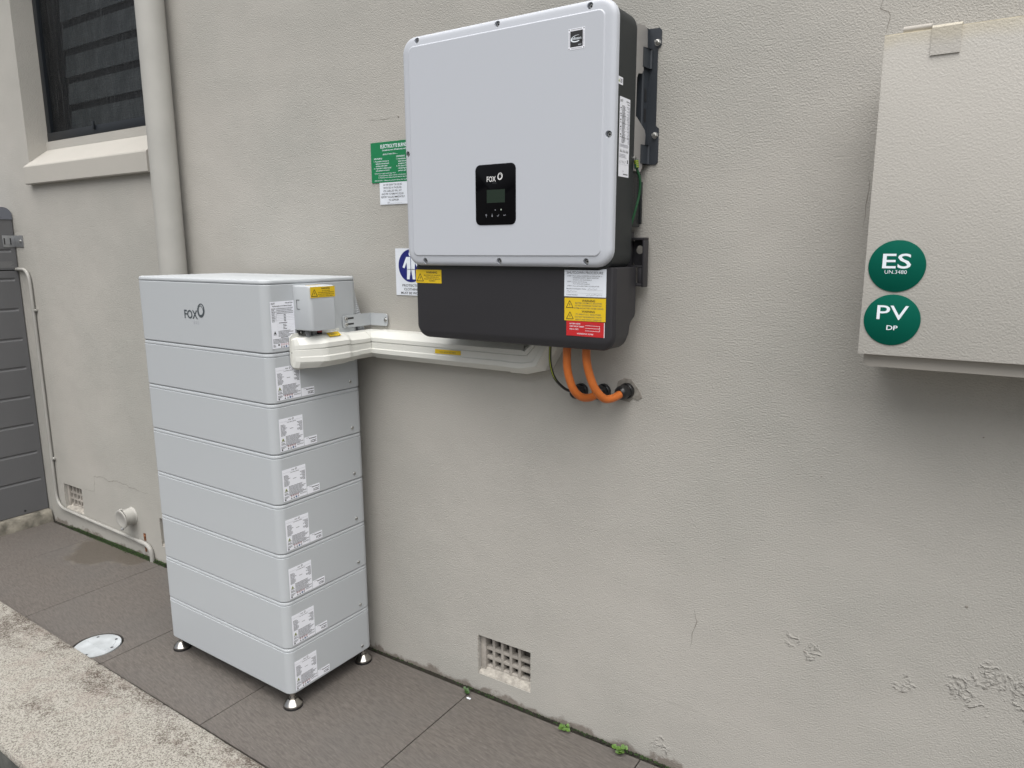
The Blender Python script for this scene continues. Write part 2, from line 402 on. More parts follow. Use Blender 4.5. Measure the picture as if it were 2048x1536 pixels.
# ================================================================== GROUND AND PATH
g = MB(); g.add([(-400, -400, -.42), (400, -400, -.42), (400, 400, -.42), (-400, 400, -.42)], [(0, 1, 2, 3)], 'gravel')
g.build('ground', kind='structure')
pb = MB(); pb.box((-5.6, -.70, -.42), (3.2, -.002, -.026), 'bed'); path = pb.build('path', kind='structure', smooth=0)
DC, DR = (-2.8717, -.590), .0955
def tile(x0, x1):
    yo = lambda x: -.653-.0205*(x+2.7) if x > -2.7 else -.653      # outer edge follows the low wall
    y1 = -.019
    pts = [(x0, yo(x0))]
    if x0 < DC[0] < x1:                                              # notch round the drain cover
        a0 = math.acos((yo(DC[0])-DC[1])/DR) if abs(yo(DC[0])-DC[1]) < DR else 0
        A = math.pi*1.5-a0; n = 30
        dx = DR*math.sin(a0)
        s0 = math.atan2(yo(DC[0])-DC[1], -dx); s1 = math.atan2(yo(DC[0])-DC[1], dx)
        for k in range(n+1):
            a = s0+2*math.pi-(s0+2*math.pi-s1)*k/n if s0 < 0 else s0-(s0-s1)*k/n
            pts.append((DC[0]+DR*math.cos(a), DC[1]+DR*math.sin(a)))
    pts += [(x1, yo(x1)), (x1, y1), (x0, y1)]
    bm = bmesh.new(); vs = [bm.verts.new((x, y, 0)) for x, y in pts]; f = bm.faces.new(vs)
    ret = bmesh.ops.extrude_face_region(bm, geom=[f]); nv = [e for e in ret['geom'] if isinstance(e, bmesh.types.BMVert)]
    for v in nv: v.co.z = -.02
    bmesh.ops.recalc_face_normals(bm, faces=bm.faces[:])
    top = [e for e in bm.edges if all(abs(v.co.z) < 1e-6 for v in e.verts)]
    bmesh.ops.bevel(bm, geom=top, offset=.0012, segments=1, affect='EDGES')
    mb = MB(); mb.addbm(bm, 'tile'); mb.build('paving_tile', path, smooth=0)
J = [-4.48, -4.02, -3.372, -2.726, -2.0715, -1.4135, -.757, -.10, .555, 1.21, 1.865]
for a, b in zip(J, J[1:]): tile(a+.0018, b-.0018)
# drain cover
dc = thing('drain_cover', 'round white drain cover set in the paving beside the low concrete wall', 'drain cover', (*DC, 0))
m = MB(); m.lathe((*DC, -.02), (0, 0, 1), [(.0875, 0), (.0875, .018), (.0855, .0195), (.066, .0195), (.065, .0205)], 'cover', 48)
m.box((-2.935, -.597, .0000), (-2.81, -.588, .0022), 'cover', .0008) ; m.build('lid', dc)
m = MB(); m.lathe((*DC, -.0215), (0, 0, 1), [(.0955, 0), (.0955, .001), (.0885, .001), (.0885, 0)], 'soil', 48, False, False); m.build('rim_gap', dc)
for a in (20, 75, 150, 300):
    m = MB(); q = (DC[0]+.07*math.cos(math.radians(a)), DC[1]+.07*math.sin(math.radians(a)), -.0004)
    m.lathe(q, (0, 0, 1), [(.0055, 0), (.0055, .0006)], 'ink', 10); m.build('screw_hole', dc)
# low wall in the foreground
lw = MB(); R = random.Random(3); N = 1100; xs = [-7+9.5*i/N for i in range(N+1)]; loops = []
for x in xs:
    yi = -.6805-.0244*(x+2.7); yo = -1.104-.0244*(x+2.37); j = lambda a: R.uniform(-a, a)
    ch = (R.uniform(.3, 1)*.007 if R.random() < .035 else 0)
    loops.append([(x, yi, -.42), (x, yi+j(.0006)-ch, .030-ch), (x, yi-.0045-ch*1.2+j(.0006), .0385-ch*.4), (x, yi-.011-ch*1.3, .0400), (x, yi-.03, .0400), (x, yo+.02, .0400),
                  (x, yo+.006+j(.002), .037), (x, yo+j(.0015), .026), (x, yo, -.42)])
lw.loft(loops, 'kerb')
lw.loft([[(x, -1.1062-.0244*(x+2.37), .027), (x, -1.1065-.0244*(x+2.37), .024), (x, -1.1065-.0244*(x+2.37), -.42)] for x in xs[::4]], 'kerb_side', False, False, closed=False)  # sheet over the outer face, coloured darker than the top
tag(lw.build('low_wall', smooth=40), 'low weathered concrete wall with speckled stained top in the foreground', 'wall')
# strip of soil and moss along the foot of the wall
R = random.Random(11); mm = MB()
loops = []
for i in range(161):
    x = -4.47+5.7*i/160; t = R.uniform(.6, 1.3)
    loops.append([(x, -.0005, -.026), (x, -.0005, -.004+.004*t), (x, -.006, -.003+.002*t), (x, -.013, -.009), (x, -.0185, -.013), (x, -.0185, -.026)])
mm.loft(loops, 'soil')
def clump(x, y, z, r, m):
    n = 5; a0 = R.uniform(0, 6)
    vs = [(x+r*math.cos(a0+6.283*k/n)*R.uniform(.7, 1.2), y+r*.7*math.sin(a0+6.283*k/n), z) for k in range(n)]+[(x, y, z+r*R.uniform(.6, 1.4))]
    mm.add(vs, [(k, (k+1) % n, n) for k in range(n)], m)
for i in range(5200):
    u = R.random()
    if u < .62: x = R.triangular(-4.3, -3.25, -3.65); w = .022
    elif u < .8: x = R.uniform(-1.45, -.6); w = .010
    else: x = R.uniform(-4.4, 1.1); w = .010
    y = -.001-abs(R.gauss(0, .4))*w
    if y < -.021 - .012*R.random(): continue
    clump(x, y, -.003+R.uniform(0, .004)+(.008 if u < .62 and y > -.01 else 0), R.uniform(.002, .0048), 'moss' if R.random() < (.85 if u < .62 else .45) else 'soil')
mm.build('moss', kind='stuff', smooth=0, fix=False)
def weed(x, y, n, h, m, label, seed):
    R = random.Random(seed); w = MB()
    for k in range(n):
        a = R.uniform(0, 6.28); l = R.uniform(.35, 1)*h; tilt = R.uniform(.4, 1.2); r = R.uniform(.0058, .0092)
        e = Vector((x+math.cos(a)*l*math.sin(tilt), y-abs(math.sin(a))*l*math.sin(tilt)*.8-.002, .004+l*math.cos(tilt)))
        w.tube([(x, y, -.012), (x*.5+e.x*.5, y*.5+e.y*.5, e.z*.65), e], .0007, m, 5)
        nrm = Vector((R.uniform(-.5, .5), R.uniform(-.8, -.1), 1)).normalized(); t = nrm.orthogonal().normalized(); b = nrm.cross(t)
        P = [e+r*(math.cos(6.283*j/10)*t+math.sin(6.283*j/10)*b)*(1-.25*(j == 0))+nrm*(.0012*math.sin(6.283*j/5)) for j in range(10)]
        w.add([e-nrm*.0015]+P, [(0, 1+j, 1+(j+1) % 10) for j in range(10)], m)
    tag(w.build('weed', fix=False), label, 'weed', 'weeds at the foot of the wall')
weed(-1.418, -.034, 9, .024, 'leaf2', 'dark green weed at the end of a paving joint left of the air vent', 1)
weed(-1.02, -.022, 8, .024, 'leaf', 'pale green weed in the gap below the right corner of the air vent', 2)
weed(-.818, -.022, 14, .032, 'leaf', 'largest bright green weed nearest the bottom edge of the photo', 3)
fl = MB(); fl.box((-1.402, -.062, .0006), (-1.386, -.055, .0022), 'white', .0005); tag(fl.build('paint_flake'), 'small white paint flake lying on a tile beside the dark weed', 'flake')

# ================================================================== HOUSE WALL
hw = thing('house_wall', 'beige rendered house wall with window, sill and air vents', 'wall', (-2, 0, 0))
WX0, WX1, WZ0, WZ1 = -4.262, -3.15, 1.985, 3.45
VENTS = [(-1.392, -1.172, .070, .221), (-4.322, -4.122, .110, .260), (-3.366, -3.146, .098, .248)]
holes = [(WX0, WX1, WZ0, WZ1)]+VENTS
w = MB()
xs = sorted({-9, 4.5}|{h[0] for h in holes}|{h[1] for h in holes}); zs = sorted({-.42, 4.4}|{h[2] for h in holes}|{h[3] for h in holes})
for i in range(len(xs)-1):
    for j in range(len(zs)-1):
        cx, cz = (xs[i]+xs[i+1])/2, (zs[j]+zs[j+1])/2
        if any(h[0] < cx < h[1] and h[2] < cz < h[3] for h in holes): continue
        w.add([(xs[i], 0, zs[j]), (xs[i+1], 0, zs[j]), (xs[i+1], 0, zs[j+1]), (xs[i], 0, zs[j+1])], [(0, 1, 2, 3)], 'wall')
for h, d in [(holes[0], .140)]+[(v, .06) for v in VENTS]:
    x0, x1, z0, z1 = h
    w.add([(x0, 0, z0), (x1, 0, z0), (x1, 0, z1), (x0, 0, z1), (x0, d, z0), (x1, d, z0), (x1, d, z1), (x0, d, z1)], [(0, 4, 5, 1), (1, 5, 6, 2), (2, 6, 7, 3), (3, 7, 4, 0)], 'wall')
w.add([(-9, 0, -.42), (4.5, 0, -.42), (4.5, 0, 4.4), (-9, 0, 4.4), (-9, .32, -.42), (4.5, .32, -.42), (4.5, .32, 4.4), (-9, .32, 4.4)], [(0, 4, 5, 1), (1, 5, 6, 2), (2, 6, 7, 3), (3, 7, 4, 0), (4, 7, 6, 5)], 'wall')
w.build('wall_render', hw, smooth=0, fix=False)
# sill and upstand
s = MB()
prof = [(.0995, 2.02), (.0995, 2.102), (-.028, 2.006), (-.031, 2.000), (-.031, 1.918), (-.028, 1.914), (0.001, 1.914), (.001, 2.02)]
s.loft([[(x, y, z) for y, z in prof] for x in (-4.2635, -4.2615, -3.133, -3.130)], 'sill'); s.build('window_sill', hw, smooth=0)
s = MB(); s.box((WX0, .094, 2.03), (WX1, .2, 2.1405), 'wall'); s.build('upstand', hw, smooth=0)
# louvre window
f = MB(); y0, y1 = .104, .142
f.box((WX0+.001, y0, 2.141), (WX1-.001, y1, 2.186), 'frame', .002); f.box((WX0+.001, y0, WZ1-.045), (WX1-.001, y1, WZ1-.001), 'frame', .002)
f.box((WX0+.001, y0+.001, 2.186), (WX0+.04, y1-.001, WZ1-.045), 'frame', .002); f.box((WX1-.04, y0+.001, 2.186), (WX1-.001, y1-.001, WZ1-.045), 'frame', .002)
f.box((WX0+.04, .19, 2.186), (WX0+.075, .24, WZ1-.045), 'frame', .002); f.box((WX1-.07, .19, 2.186), (WX1-.035, .24, WZ1-.045), 'frame', .002)
win = f.build('window', hw)
for k in range(9):
    z = 2.190+.1365*k; b = MB()
    b.loft([[(x, .196, z+.010), (x, .202, z+.010), (x, .212, z+.116), (x, .206, z+.116)] for x in (WX0+.076, WX1-.071)], 'louvre')
    b.build('louvre_blade', win, smooth=0)
    b = MB(); b.box((WX0+.076, .2085, z-.0225), (WX1-.071, .2205, z+.0115), 'frame', .001); b.build('blade_clip', win)
b = MB(); b.box((WX0+.04, .1215, 2.186), (WX1-.04, .1225, WZ1-.045), 'screen'); b.build('insect_screen', win, smooth=0)
b = MB(); b.box((-3.79, .096, 2.165), (-3.775, .1035, 2.205), 'frame', .002); b.build('catch', win)
b = MB(); q = [(x, yy, z) for yy in (.1405, .60) for x, z in ((WX0, WZ0), (WX1, WZ0), (WX1, WZ1), (WX0, WZ1))]
b.add(q, [(4, 5, 6, 7), (0, 1, 5, 4), (1, 2, 6, 5), (2, 3, 7, 6), (3, 0, 4, 7)], 'room'); b.build('dark_room', win, smooth=0)
# air vents
def vent(v, seed):
    x0, x1, z0, z1 = v; R = random.Random(seed); b = MB()
    b.box((x0-.002, .0601, z0-.01), (x1+.002, .07, z1+.01), 'vent_in')
    for k in range(4):
        x = x0+.051+.0365*k; b.box((x-.0058, .022+R.uniform(0, .002), z0+.01), (x+.0058, .05, z1), 'vent', .003)
    b.box((x1-.0135, .0235, z0+.01), (x1-.001, .05, z1), 'vent', .003)
    for k in range(3):
        z = z0+.022+.0365*k; b.box((x0+.02, .024, z-.0062), (x1-.002, .048, z+.0062), 'vent', .003)
    b.box((x0, .016, z0), (x0+.022, .055, z1), 'vent', .004)
    b.loft([[(x, .001, z0-.001), (x, .05, z0-.001), (x, .05, z0+.023), (x, .026, z0+.021+R.uniform(-.002, .004)), (x, .016, z0+.013), (x, .004, z0+.006)]
            for x in [x0+.001+(x1-x0-.002)*i/14 for i in range(15)]], 'ventl')
    # broken render along the rim
    for k in range(16):
        zz = R.uniform(z0, z1); r = R.uniform(.0015, .0035); b.lathe((x0-.001, .001, zz), (0, -1, .1), [(r, -.002), (r*.8, .0012), (r*.3, .002)], 'ventl', 6)
    for k in range(10):
        xx = R.uniform(x0, x1); r = R.uniform(.002, .004); b.lathe((xx, .002, z1), (0, -1, -.3), [(r, -.002), (r*.7, .001)], 'vent', 6)
    b.build('air_vent', hw, smooth=40)
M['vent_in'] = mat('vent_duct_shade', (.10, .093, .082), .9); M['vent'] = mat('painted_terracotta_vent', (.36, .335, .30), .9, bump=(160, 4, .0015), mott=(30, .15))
M['ventl'] = mat('dusty_vent_ledge', (.36, .338, .30), .95, bump=(130, 5, .003), mott=(45, .3))
for i, v in enumerate(VENTS): vent(v, i)
# cracks, scuffs
def crack(P, wid, m='crack', seed=0, jit=.004):
    R = random.Random(seed); Q = []
    for a, b in zip(P, P[1:]):
        n = max(2, int(math.hypot(b[0]-a[0], b[1]-a[1])/.012))
        for k in range(n): t = k/n; Q.append((a[0]+(b[0]-a[0])*t+R.uniform(-jit, jit), a[1]+(b[1]-a[1])*t+R.uniform(-jit, jit)))
    Q.append(P[-1]); c = MB(); vs = []; n = len(Q)
    for i, q in enumerate(Q):
        t = Vector(Q[min(i+1, n-1)])-Vector(Q[max(0, i-1)]); t.normalize(); w2 = wid*R.uniform(.25, 1)*(math.sin(math.pi*(i+.3)/(n-.4))**.5)/2
        vs += [(q[0]-t.y*w2, -.0005, q[1]+t.x*w2), (q[0]+t.y*w2, -.0005, q[1]-t.x*w2)]
    c.add(vs, [(2*i, 2*i+2, 2*i+3, 2*i+1) for i in range(n-1)], m); c.build('wall_crack', hw, smooth=0, fix=False)
crack([(-.245, 2.2), (-.252, 2.118), (-.253, 2.099), (-.236, 2.093), (-.233, 2.073), (-.238, 2.045)], .0022, seed=1, jit=.002)
crack([(-.249, 1.75), (-.247, 1.71), (-.25, 1.673), (-.252, 1.62)], .002, seed=2, jit=.002)
crack([(-4.10, .268), (-3.983, .272), (-3.964, .361), (-3.891, .374), (-3.812, .357), (-3.769, .373), (-3.676, .374), (-3.625, .367), (-3.488, .357), (-3.444, .365)], .0036, seed=3)
crack([(-.612, .543), (-.605, .507), (-.614, .47), (-.62, .421)], .0028, seed=4, jit=.002)
crack([(-1.833, 2.015), (-1.79, 2.006), (-1.764, 2.005), (-1.70, 2.011)], .0015, seed=6, jit=.003)
crack([(-.918, .229), (-.842, .225), (-.742, .22), (-.583, .219), (-.476, .219)], .0018, 'sill', seed=7, jit=.002)
crack([(-.364, .541), (-.33, .53), (-.306, .522), (-.282, .508)], .002, 'sill', seed=8, jit=.003)
for (x, z, r) in ((.041, .737, .004), (-.307, .507, .003), (-1.692, 2.010, .004), (.034, 1.15, .002), (-.30, 1.0, .0022)):
    c = MB(); c.lathe((x, 0, z), (0, -1, 0), [(r, 0), (r*.6, .0012)], 'chip', 7); c.build('wall_chip', hw)

# ================================================================== THINGS ALONG THE WALL, LEFT
t = thing('downpipe', 'thick round beige downpipe running down the wall beside the window', 'downpipe', (-2.945, -.066, 0))
m = MB(); m.tube([(-2.952, -.068, 4.3), (-2.945, -.068, 2.2), (-2.945, -.068, .0)], .0555, 'pipe_paint', 40); m.build('pipe', t)
for z in (.5, 3.1):
    m = MB(); m.lathe((-2.946, -.068, z), (0, 0, 1), [(.0575, 0), (.0575, .03)], 'pipe_paint', 40, False, False); m.box((-2.97, -.012, z), (-2.92, -.0005, z+.03), 'pipe_paint'); m.build('pipe_clip', t)
t = thing('conduit', 'thin grey conduit bending down the wall and along above the moss', 'conduit', (-4.40, -.021, .1))
def arc(c, a, b, n=8):      # quarter bend: corner c between points a and b
    a, b, c = Vector(a), Vector(b), Vector(c); return [(1-k/n)**2*a+2*(k/n)*(1-k/n)*c+(k/n)**2*b for k in range(n+1)]
y = -.0125
P = [(-4.62, y, 1.472)]+arc((-4.395, y, 1.472), (-4.46, y, 1.472), (-4.392, y, 1.39))+[(-4.392, y, 1.1), (-4.395, y, .7), (-4.398, y, .25)] + \
    arc((-4.40, y, .112), (-4.399, y, .20), (-4.31, y, .108))+[(-4.0, y, .098), (-3.545, y, .085)]
m = MB(); m.tube(P, .0088, 'conduit', 16); m.build('pipe', t)
m = MB(); m.tube([(-3.555, y, .0853)]+arc((-3.455, y, .083), (-3.51, y, .084), (-3.447, y, .04))+[(-3.446, y, -.015)], .0112, 'conduit', 18); m.build('elbow', t)
for (q, ax) in (((-4.393, y, 1.25), (0, 0, 1)), ((-4.397, y, .40), (0, 0, 1)), ((-3.515, y, .0835), (1, 0, -.03))):
    m = MB(); mt = 'rust' if q[0] > -4 else 'conduit'
    m.lathe(q, ax, [(.0102, -.006), (.0102, .006)], mt, 18, False, False)
    if q[0] > -4: m.box((q[0]-.008, -.0035, q[2]+.012), (q[0]+.008, -.0005, q[2]+.05), mt); m.box((q[0]-.007, -.003, q[2]-.05), (q[0]+.007, -.0005, q[2]-.012), mt); m.lathe((q[0], -.003, q[2]+.035), (0, -1, 0), [(.005, 0), (.003, .004)], mt, 8)
    else: m.box((q[0]+.004, -.012, q[2]-.006), (q[0]+.026, -.0005, q[2]+.006), mt, .001); m.lathe((q[0]+.020, -.012, q[2]), (0, -1, 0), [(.0065, 0), (.005, .005)], mt, 10)
    m.build('saddle_clip', t)
t = thing('wall_spout', 'short beige pipe stub with a round flap cap poking from the wall', 'pipe', (-3.615, 0, .208))
m = MB(); m.lathe((-3.615, .003, .21), (0, -1, 0), [(.047, 0), (.0465, .006), (.043, .010), (.043, .058), (.040, .058), (.040, .03)], 'pipe_paint', 30); m.build('stub', t)
m = MB(); m.lathe((-3.615, -.0585, .208), (0, -1, -.10), [(.051, 0), (.051, .004), (.048, .0055), (.039, .0055), (.036, .004)], 'pipe_paint', 32); m.build('flap', t)
for z in (.258, .156):
    m = MB(); m.lathe((-3.613, -.054, z), (0, -1, 0), [(.007, 0), (.007, .010), (.004, .013)], 'galv' if z < .2 else 'pipe_paint', 10); m.build('bolt', t)

# grey ribbed cabinet and its plinth
CX = -4.528
cb = thing('utility_cabinet', 'tall dark grey ribbed cabinet with rounded blue-grey top against the wall', 'cabinet', (-4.75, -.30, .07))
G = [1.574, 1.417, 1.25, 1.083, .919, .752, .59, .423, .261]
def ribbed(z0, z1, gs):
    b = MB(); ys = [-.60, -.57, -.555, -.043, -.028, -.006]; rows = [z0]
    for q in sorted(gs): rows += [q-.010, q, q+.010]
    rows.append(z1)
    dep = lambda j, i: -.007 if (rows[i] in gs and j in (2, 3)) else 0
    vs = [(CX+dep(j, i), ys[j], rows[i]) for i in range(len(rows)) for j in range(6)]
    fs = [(i*6+j, i*6+j+1, (i+1)*6+j+1, (i+1)*6+j) for i in range(len(rows)-1) for j in range(5)]
    b.add(vs, fs, 'cab'); b.box((CX-.45, -.60, z0), (CX-.008, -.006, z1), 'cab')
    b.add([(CX, -.006, z0), (CX-.45, -.006, z0), (CX-.45, -.006, z1), (CX, -.006, z1)], [(0, 1, 2, 3)], 'cab')
    b.add([(CX, -.006, z1), (CX-.02, -.006, z1), (CX-.02, -.6, z1), (CX, -.6, z1)], [(0, 1, 2, 3)], 'cab')
    return b
ribbed(.073, 1.464, [q for q in G if q < 1.45]).build('lower_panel', cb, smooth=20)
ribbed(1.4705, 1.742, [1.574]).build('upper_panel', cb, smooth=20)
b = MB(); b.box((CX-.44, -.595, 1.46), (CX-.012, -.012, 1.475), 'ink'); b.build('panel_gap', cb, smooth=0)
b = MB(); b.loft([[(x, yy, z) for yy, z in rr(-.604, -.004, 1.7425, 1.808, (.001, .001, .042, .042), 8)] for x in (CX-.46, CX-.004, CX+.004)], 'cabcap'); b.build('cabinet_cap', cb)
b = MB(); b.box((CX-.001, -.0645, 1.592), (CX+.0035, -.004, 1.656), 'galv', .001); b.box((CX+.0005, -.0042, 1.592), (-4.435, -.0008, 1.656), 'galv', .001)
b.lathe((-4.462, -.004, 1.625), (0, -1, 0), [(.009, 0), (.009, .003), (.005, .006)], 'zinc', 10)
for yy in (-.056, -.026): b.box((CX+.0034, yy-.003, 1.607), (CX+.0042, yy+.003, 1.642), 'ink')
b.build('wall_strap', cb)
b = MB(); pr = Print(b, (CX+.0004, -.20, 1.478), SU, SV, .0005); pr.base(185, 52, 'cab'); pr.micro(6, 4, 182, 38, 5, 'cabtext', lo=.8, hi=1, seed=5); pr.poly([(100, 42), (108, 42), (104, 48)], 'ink3'); b.build('embossed_notice', cb)
b = MB(); b.lathe((CX+.0005, -.13, .092), (1, 0, 0), [(.006, -.001), (.006, .001)], 'ink', 12); b.build('screw_hole', cb)
b = MB(); R = random.Random(4)
b.loft([[(-4.475+R.uniform(-.004, .004), yy, -.025), (-4.478+R.uniform(-.005, .004), yy, .055+R.uniform(-.004, .004)), (-4.492, yy, .070+R.uniform(-.002, .001)), (-5.05, yy, .070), (-5.05, yy, -.025)] for yy in [-.70+.69*i/40 for i in range(41)]], 'plinth')
tag(b.build('plinth', smooth=50), 'stained concrete plinth under the grey cabinet', 'plinth')

# ================================================================== BATTERY TOWER
BX, BY, BRZ = -1.8619, -.4522, -.0171
BW, BD = .731, .394
bt = thing('battery_tower', 'tall light grey stacked battery tower on steel levelling feet', 'battery', (BX, BY, 0), BRZ, local=True)
ZS = [.060, .231, .402, .574, .747, .918, 1.087, 1.251]
def shell(mb, z0, z1, m='batt', lip=True):
    def L(i, z): return [(x, yy, z) for x, yy in rr(-BW+i, -i, i, BD-i, .030-i*.5, 8)]
    st = [(.006, z0), (.0012, z0+.0012), (0, z0+.004)]
    st += [(0, z1-.0150), (.0022, z1-.0142), (.0026, z1-.0125), (.0012, z1-.0118), (.0004, z1-.0095), (.0008, z1-.0045), (.0035, z1-.0010), (.007, z1-.0004)] if lip else [(0, z1-.003), (.001, z1-.001), (.004, z1)]
    mb.loft([L(i, z) for i, z in st], m)
def rating(parent, z, seed=0):
    b = MB(); p = Print(b, (.0003, .0225, z+.010), SU, SV, .0003); p.base(96, 108, 'paper')
    p.text(44, 99, 4.2, 'FOX', 'ink', 'C', .02); ringlogo(p, 56, 102.5, 3.2, 'ink')
    p.rect(3, 97, 36, 97.5, 'ink3'); p.rect(60, 97, 94, 97.5, 'ink3')
    p.text(50, 92, 3.0, 'Li-ion Battery Module', 'ink', 'C', .015)
    p.micro(6, 50, 40, 89, 10, 'ink2', lo=.4, hi=.75, seed=1); p.micro(62, 56, 93, 89, 9, 'ink2', 'R', lo=.25, hi=.7, seed=2)
    p.rect(42, 70, 56, 71.4, 'ink2')
    p.micro(24, 14, 95, 49, 9, 'ink2', lo=.7, hi=1, seed=3)
    p.poly([(7, 34), (18, 34), (12.5, 44)], 'lime'); p.poly([(9.5, 35.5), (15.5, 35.5), (12.5, 41)], 'ink2', 2); p.rect(5, 31, 20, 32.6, 'ink2')
    p.micro(5, 20, 22, 28, 2, 'ink', lo=.8, hi=1, seed=4); p.rect(1.5, 17.5, 94, 17.8, 'ink3')
    p.micro(4, 8, 24, 16, 3, 'ink2', lo=.6, hi=1, seed=5)
    for k in range(4): p.ring(32+9*k, 13, 3.2, 3.2, 1, 'inkred'); p.disc(32+9*k, 13, 1.3, 'ink', 8)
    for k in range(2): p.poly([(29+10*k, 2.5), (35+10*k, 2.5), (32+10*k, 8.5)], 'ink')
    p.disc(51.5, 5.5, 3.4, 'inkblue', 14); p.disc(60, 5.5, 3.2, 'ink3', 14)
    for k in range(5): p.line((67+5.5*k, 8), (70+5.5*k, 13), 1.1, 'ink2'); p.line((70+5.5*k, 13), (71.5+5.5*k, 8.5), .9, 'ink2')
    p.rect(5, 2, 10, 7.5, 'ink')
    b.build('rating_label', parent)
def serial(parent, z):
    b = MB(); p = Print(b, (.0003, .1205, z+.0095), SU, SV, .0003); p.base(54, 27, 'paper')
    p.text(27, 5, 8.5, '1C2C', 'ink', 'L', .035, width=24); p.micro(20, 17, 51, 22, 1, 'ink', lo=1, hi=1, fill=.6); p.rect(8, 23, 21, 24, 'ink2')
    b.build('serial_label', parent)
def screw(mb, c, ax, r, m='zinc', rec=True):
    mb.lathe(c, ax, [(r, -.001), (r, .0022), (r*.8, .0034), (r*.45, .0034), (r*.42, .0015)], m, 14); 
    if rec: mb.lathe(Vector(c)+Vector(ax).normalized()*.0016, ax, [(r*.42, 0), (r*.41, .0004)], 'ink', 6)
for k in range(7):
    b = MB(); shell(b, ZS[k]+.0006, ZS[k+1]); mo = b.build('battery_module', bt, smooth=13)
    rating(mo, ZS[k], k); serial(mo, ZS[k])
    b = MB(); screw(b, (.0, .3375, ZS[k]+.0255), (1, 0, 0), .0058); b.build('screw', mo)
b = MB(); shell(b, ZS[7]+.0006, 1.4675, lip=False); cm = b.build('control_module', bt, smooth=13)
b = MB()
b.loft([[(x, yy, z) for x, yy in rr(-BW-.0005+i, .0005-i, -.0005+i, BD-i, .031-i*.5, 8)] for i, z in ((.006, 1.4665), (.003, 1.4685), (.0006, 1.470), (0, 1.4735), (.001, 1.4785), (.004, 1.4815), (.008, 1.4825))], 'batt')
b.build('lid', cm, smooth=13)
b = MB(); p = Print(b, (-.50, .20, 1.4826), (1, 0, 0), (0, 1, 0), .0002); p.text(0, 10, 26, 'CAUTION', 'ink3', width=300); b.build('lid_print', cm)
b = MB(); p = Print(b, (-.438, -.0003, 1.335), XU, XV, .0002)
p.text(0, 10, 29, 'FOX', 'logo', 'L', .022, width=77); ringlogo(p, 98, 39, 20.5, 'logo'); p.text(52, -8, 10, 'E S S', 'ink3', 'L', -.004, width=28); b.build('logo', cm)
b = MB(); p = Print(b, (.0003, .0178, 1.266), SU, SV, .0003); p.base(92, 148, 'paper')
p.text(4, 139, 5, 'FOX', 'ink', 'L', .02, width=9); ringlogo(p, 15.5, 143, 2.5, 'ink'); p.text(88, 140, 4.2, 'FOX BATTERY', 'ink', 'R', .02, width=30)
p.text(46, 132, 4, 'Rechargeable Li-ion Battery System', 'ink', 'C', .02, width=76)
for i in range(9):
    yy = 128-5*i; p.rect(3, yy, 89, yy+.3, 'ink2'); p.micro(4, yy-4.5, 20, yy-.4, 1, 'ink2', lo=.6, hi=1, fill=.45, seed=i)
    if i < 4: p.micro(24, yy-4.5, 88, yy-.4, 1, 'ink2', lo=.9, hi=1, fill=.4, seed=20+i)
    else: p.rect(50, yy-3.4, 58, yy-1.4, 'ink2')
p.rect(22, 83, 22.4, 128, 'ink2'); p.rect(30, 79, 62, 81, 'ink'); p.micro(46, 58, 62, 77, 4, 'ink2', lo=.5, hi=1, seed=40)
for i in range(4): p.rect(22, 60+5*i, 89, 60.2+5*i, 'ink3')
p.poly([(8, 46), (18, 46), (13, 56)], 'ink'); p.rect(7, 43, 19, 44.6, 'ink2'); p.micro(26, 36, 88, 56, 5, 'ink2', lo=.6, hi=1, seed=41); p.rect(34, 33, 62, 35, 'ink')
p.micro(4, 15, 88, 31, 4, 'ink2', lo=.9, hi=1, seed=42); p.micro(4, 4, 18, 13, 3, 'ink2', seed=43); p.rect(22, 8, 28, 13, 'ink')
for k in range(4): p.ring(36+9*k, 11, 3.2, 3.2, 1, 'inkred')
for k in range(2): p.poly([(32+9*k, 1.5), (38+9*k, 1.5), (35+9*k, 7)], 'ink')
p.disc(53, 4, 3, 'inkblue', 14)
b.build('rating_label', cm)
# connector cover on the side
b = MB()
def LC(x, i): return [(x, yy, z) for yy, z in rr(.110+i, .216-i*.5, 1.318, 1.4615-i, .004, 3)]
b.loft([LC(.0002, 0), LC(.066, .0), LC(.073, .0015), LC(.078, .005), LC(.0805, .012)], 'batt'); cc = b.build('connector_cover', bt, smooth=35)
b = MB()
for (a, c) in (((.016, .1092, 1.386), (.030, .1102, 1.3875)), ((.016, .1092, 1.415), (.030, .1102, 1.4165)), ((.015, .1092, 1.386), (.0165, .1102, 1.4165))): b.box(a, c, 'ink')
b.build('latch', cc, smooth=0)
b = MB(); b.box((.030, .135, 1.4612), (.036, .185, 1.4622), 'ink'); b.box((.0365, .133, 1.4612), (.046, .187, 1.4619), 'yel'); b.build('handle_slot', cc, smooth=0)
b = MB(); p = Print(b, (.0808, .1115, 1.424), SU, SV, .0006); p.base(102, 34, 'yel'); p.hazard(16, 15, 24, 'ink'); p.text(62, 26, 5.4, 'WARNING', 'ink', 'C', .02)
for i, st in enumerate(('ARC FLASH HAZARD', 'ARC FLASH HAZARD APPROPRIATE', 'PPE AND TOOLS REQUIRED WHILE', 'WORKING ON THIS EQUIPMENT')): p.text(64, 19.5-5.6*i, 3.0, st, 'ink', 'C', .012, width=(34, 66, 66, 60)[i])
b.build('warning_label', cc, label='yellow arc flash warning label on the connector cover')
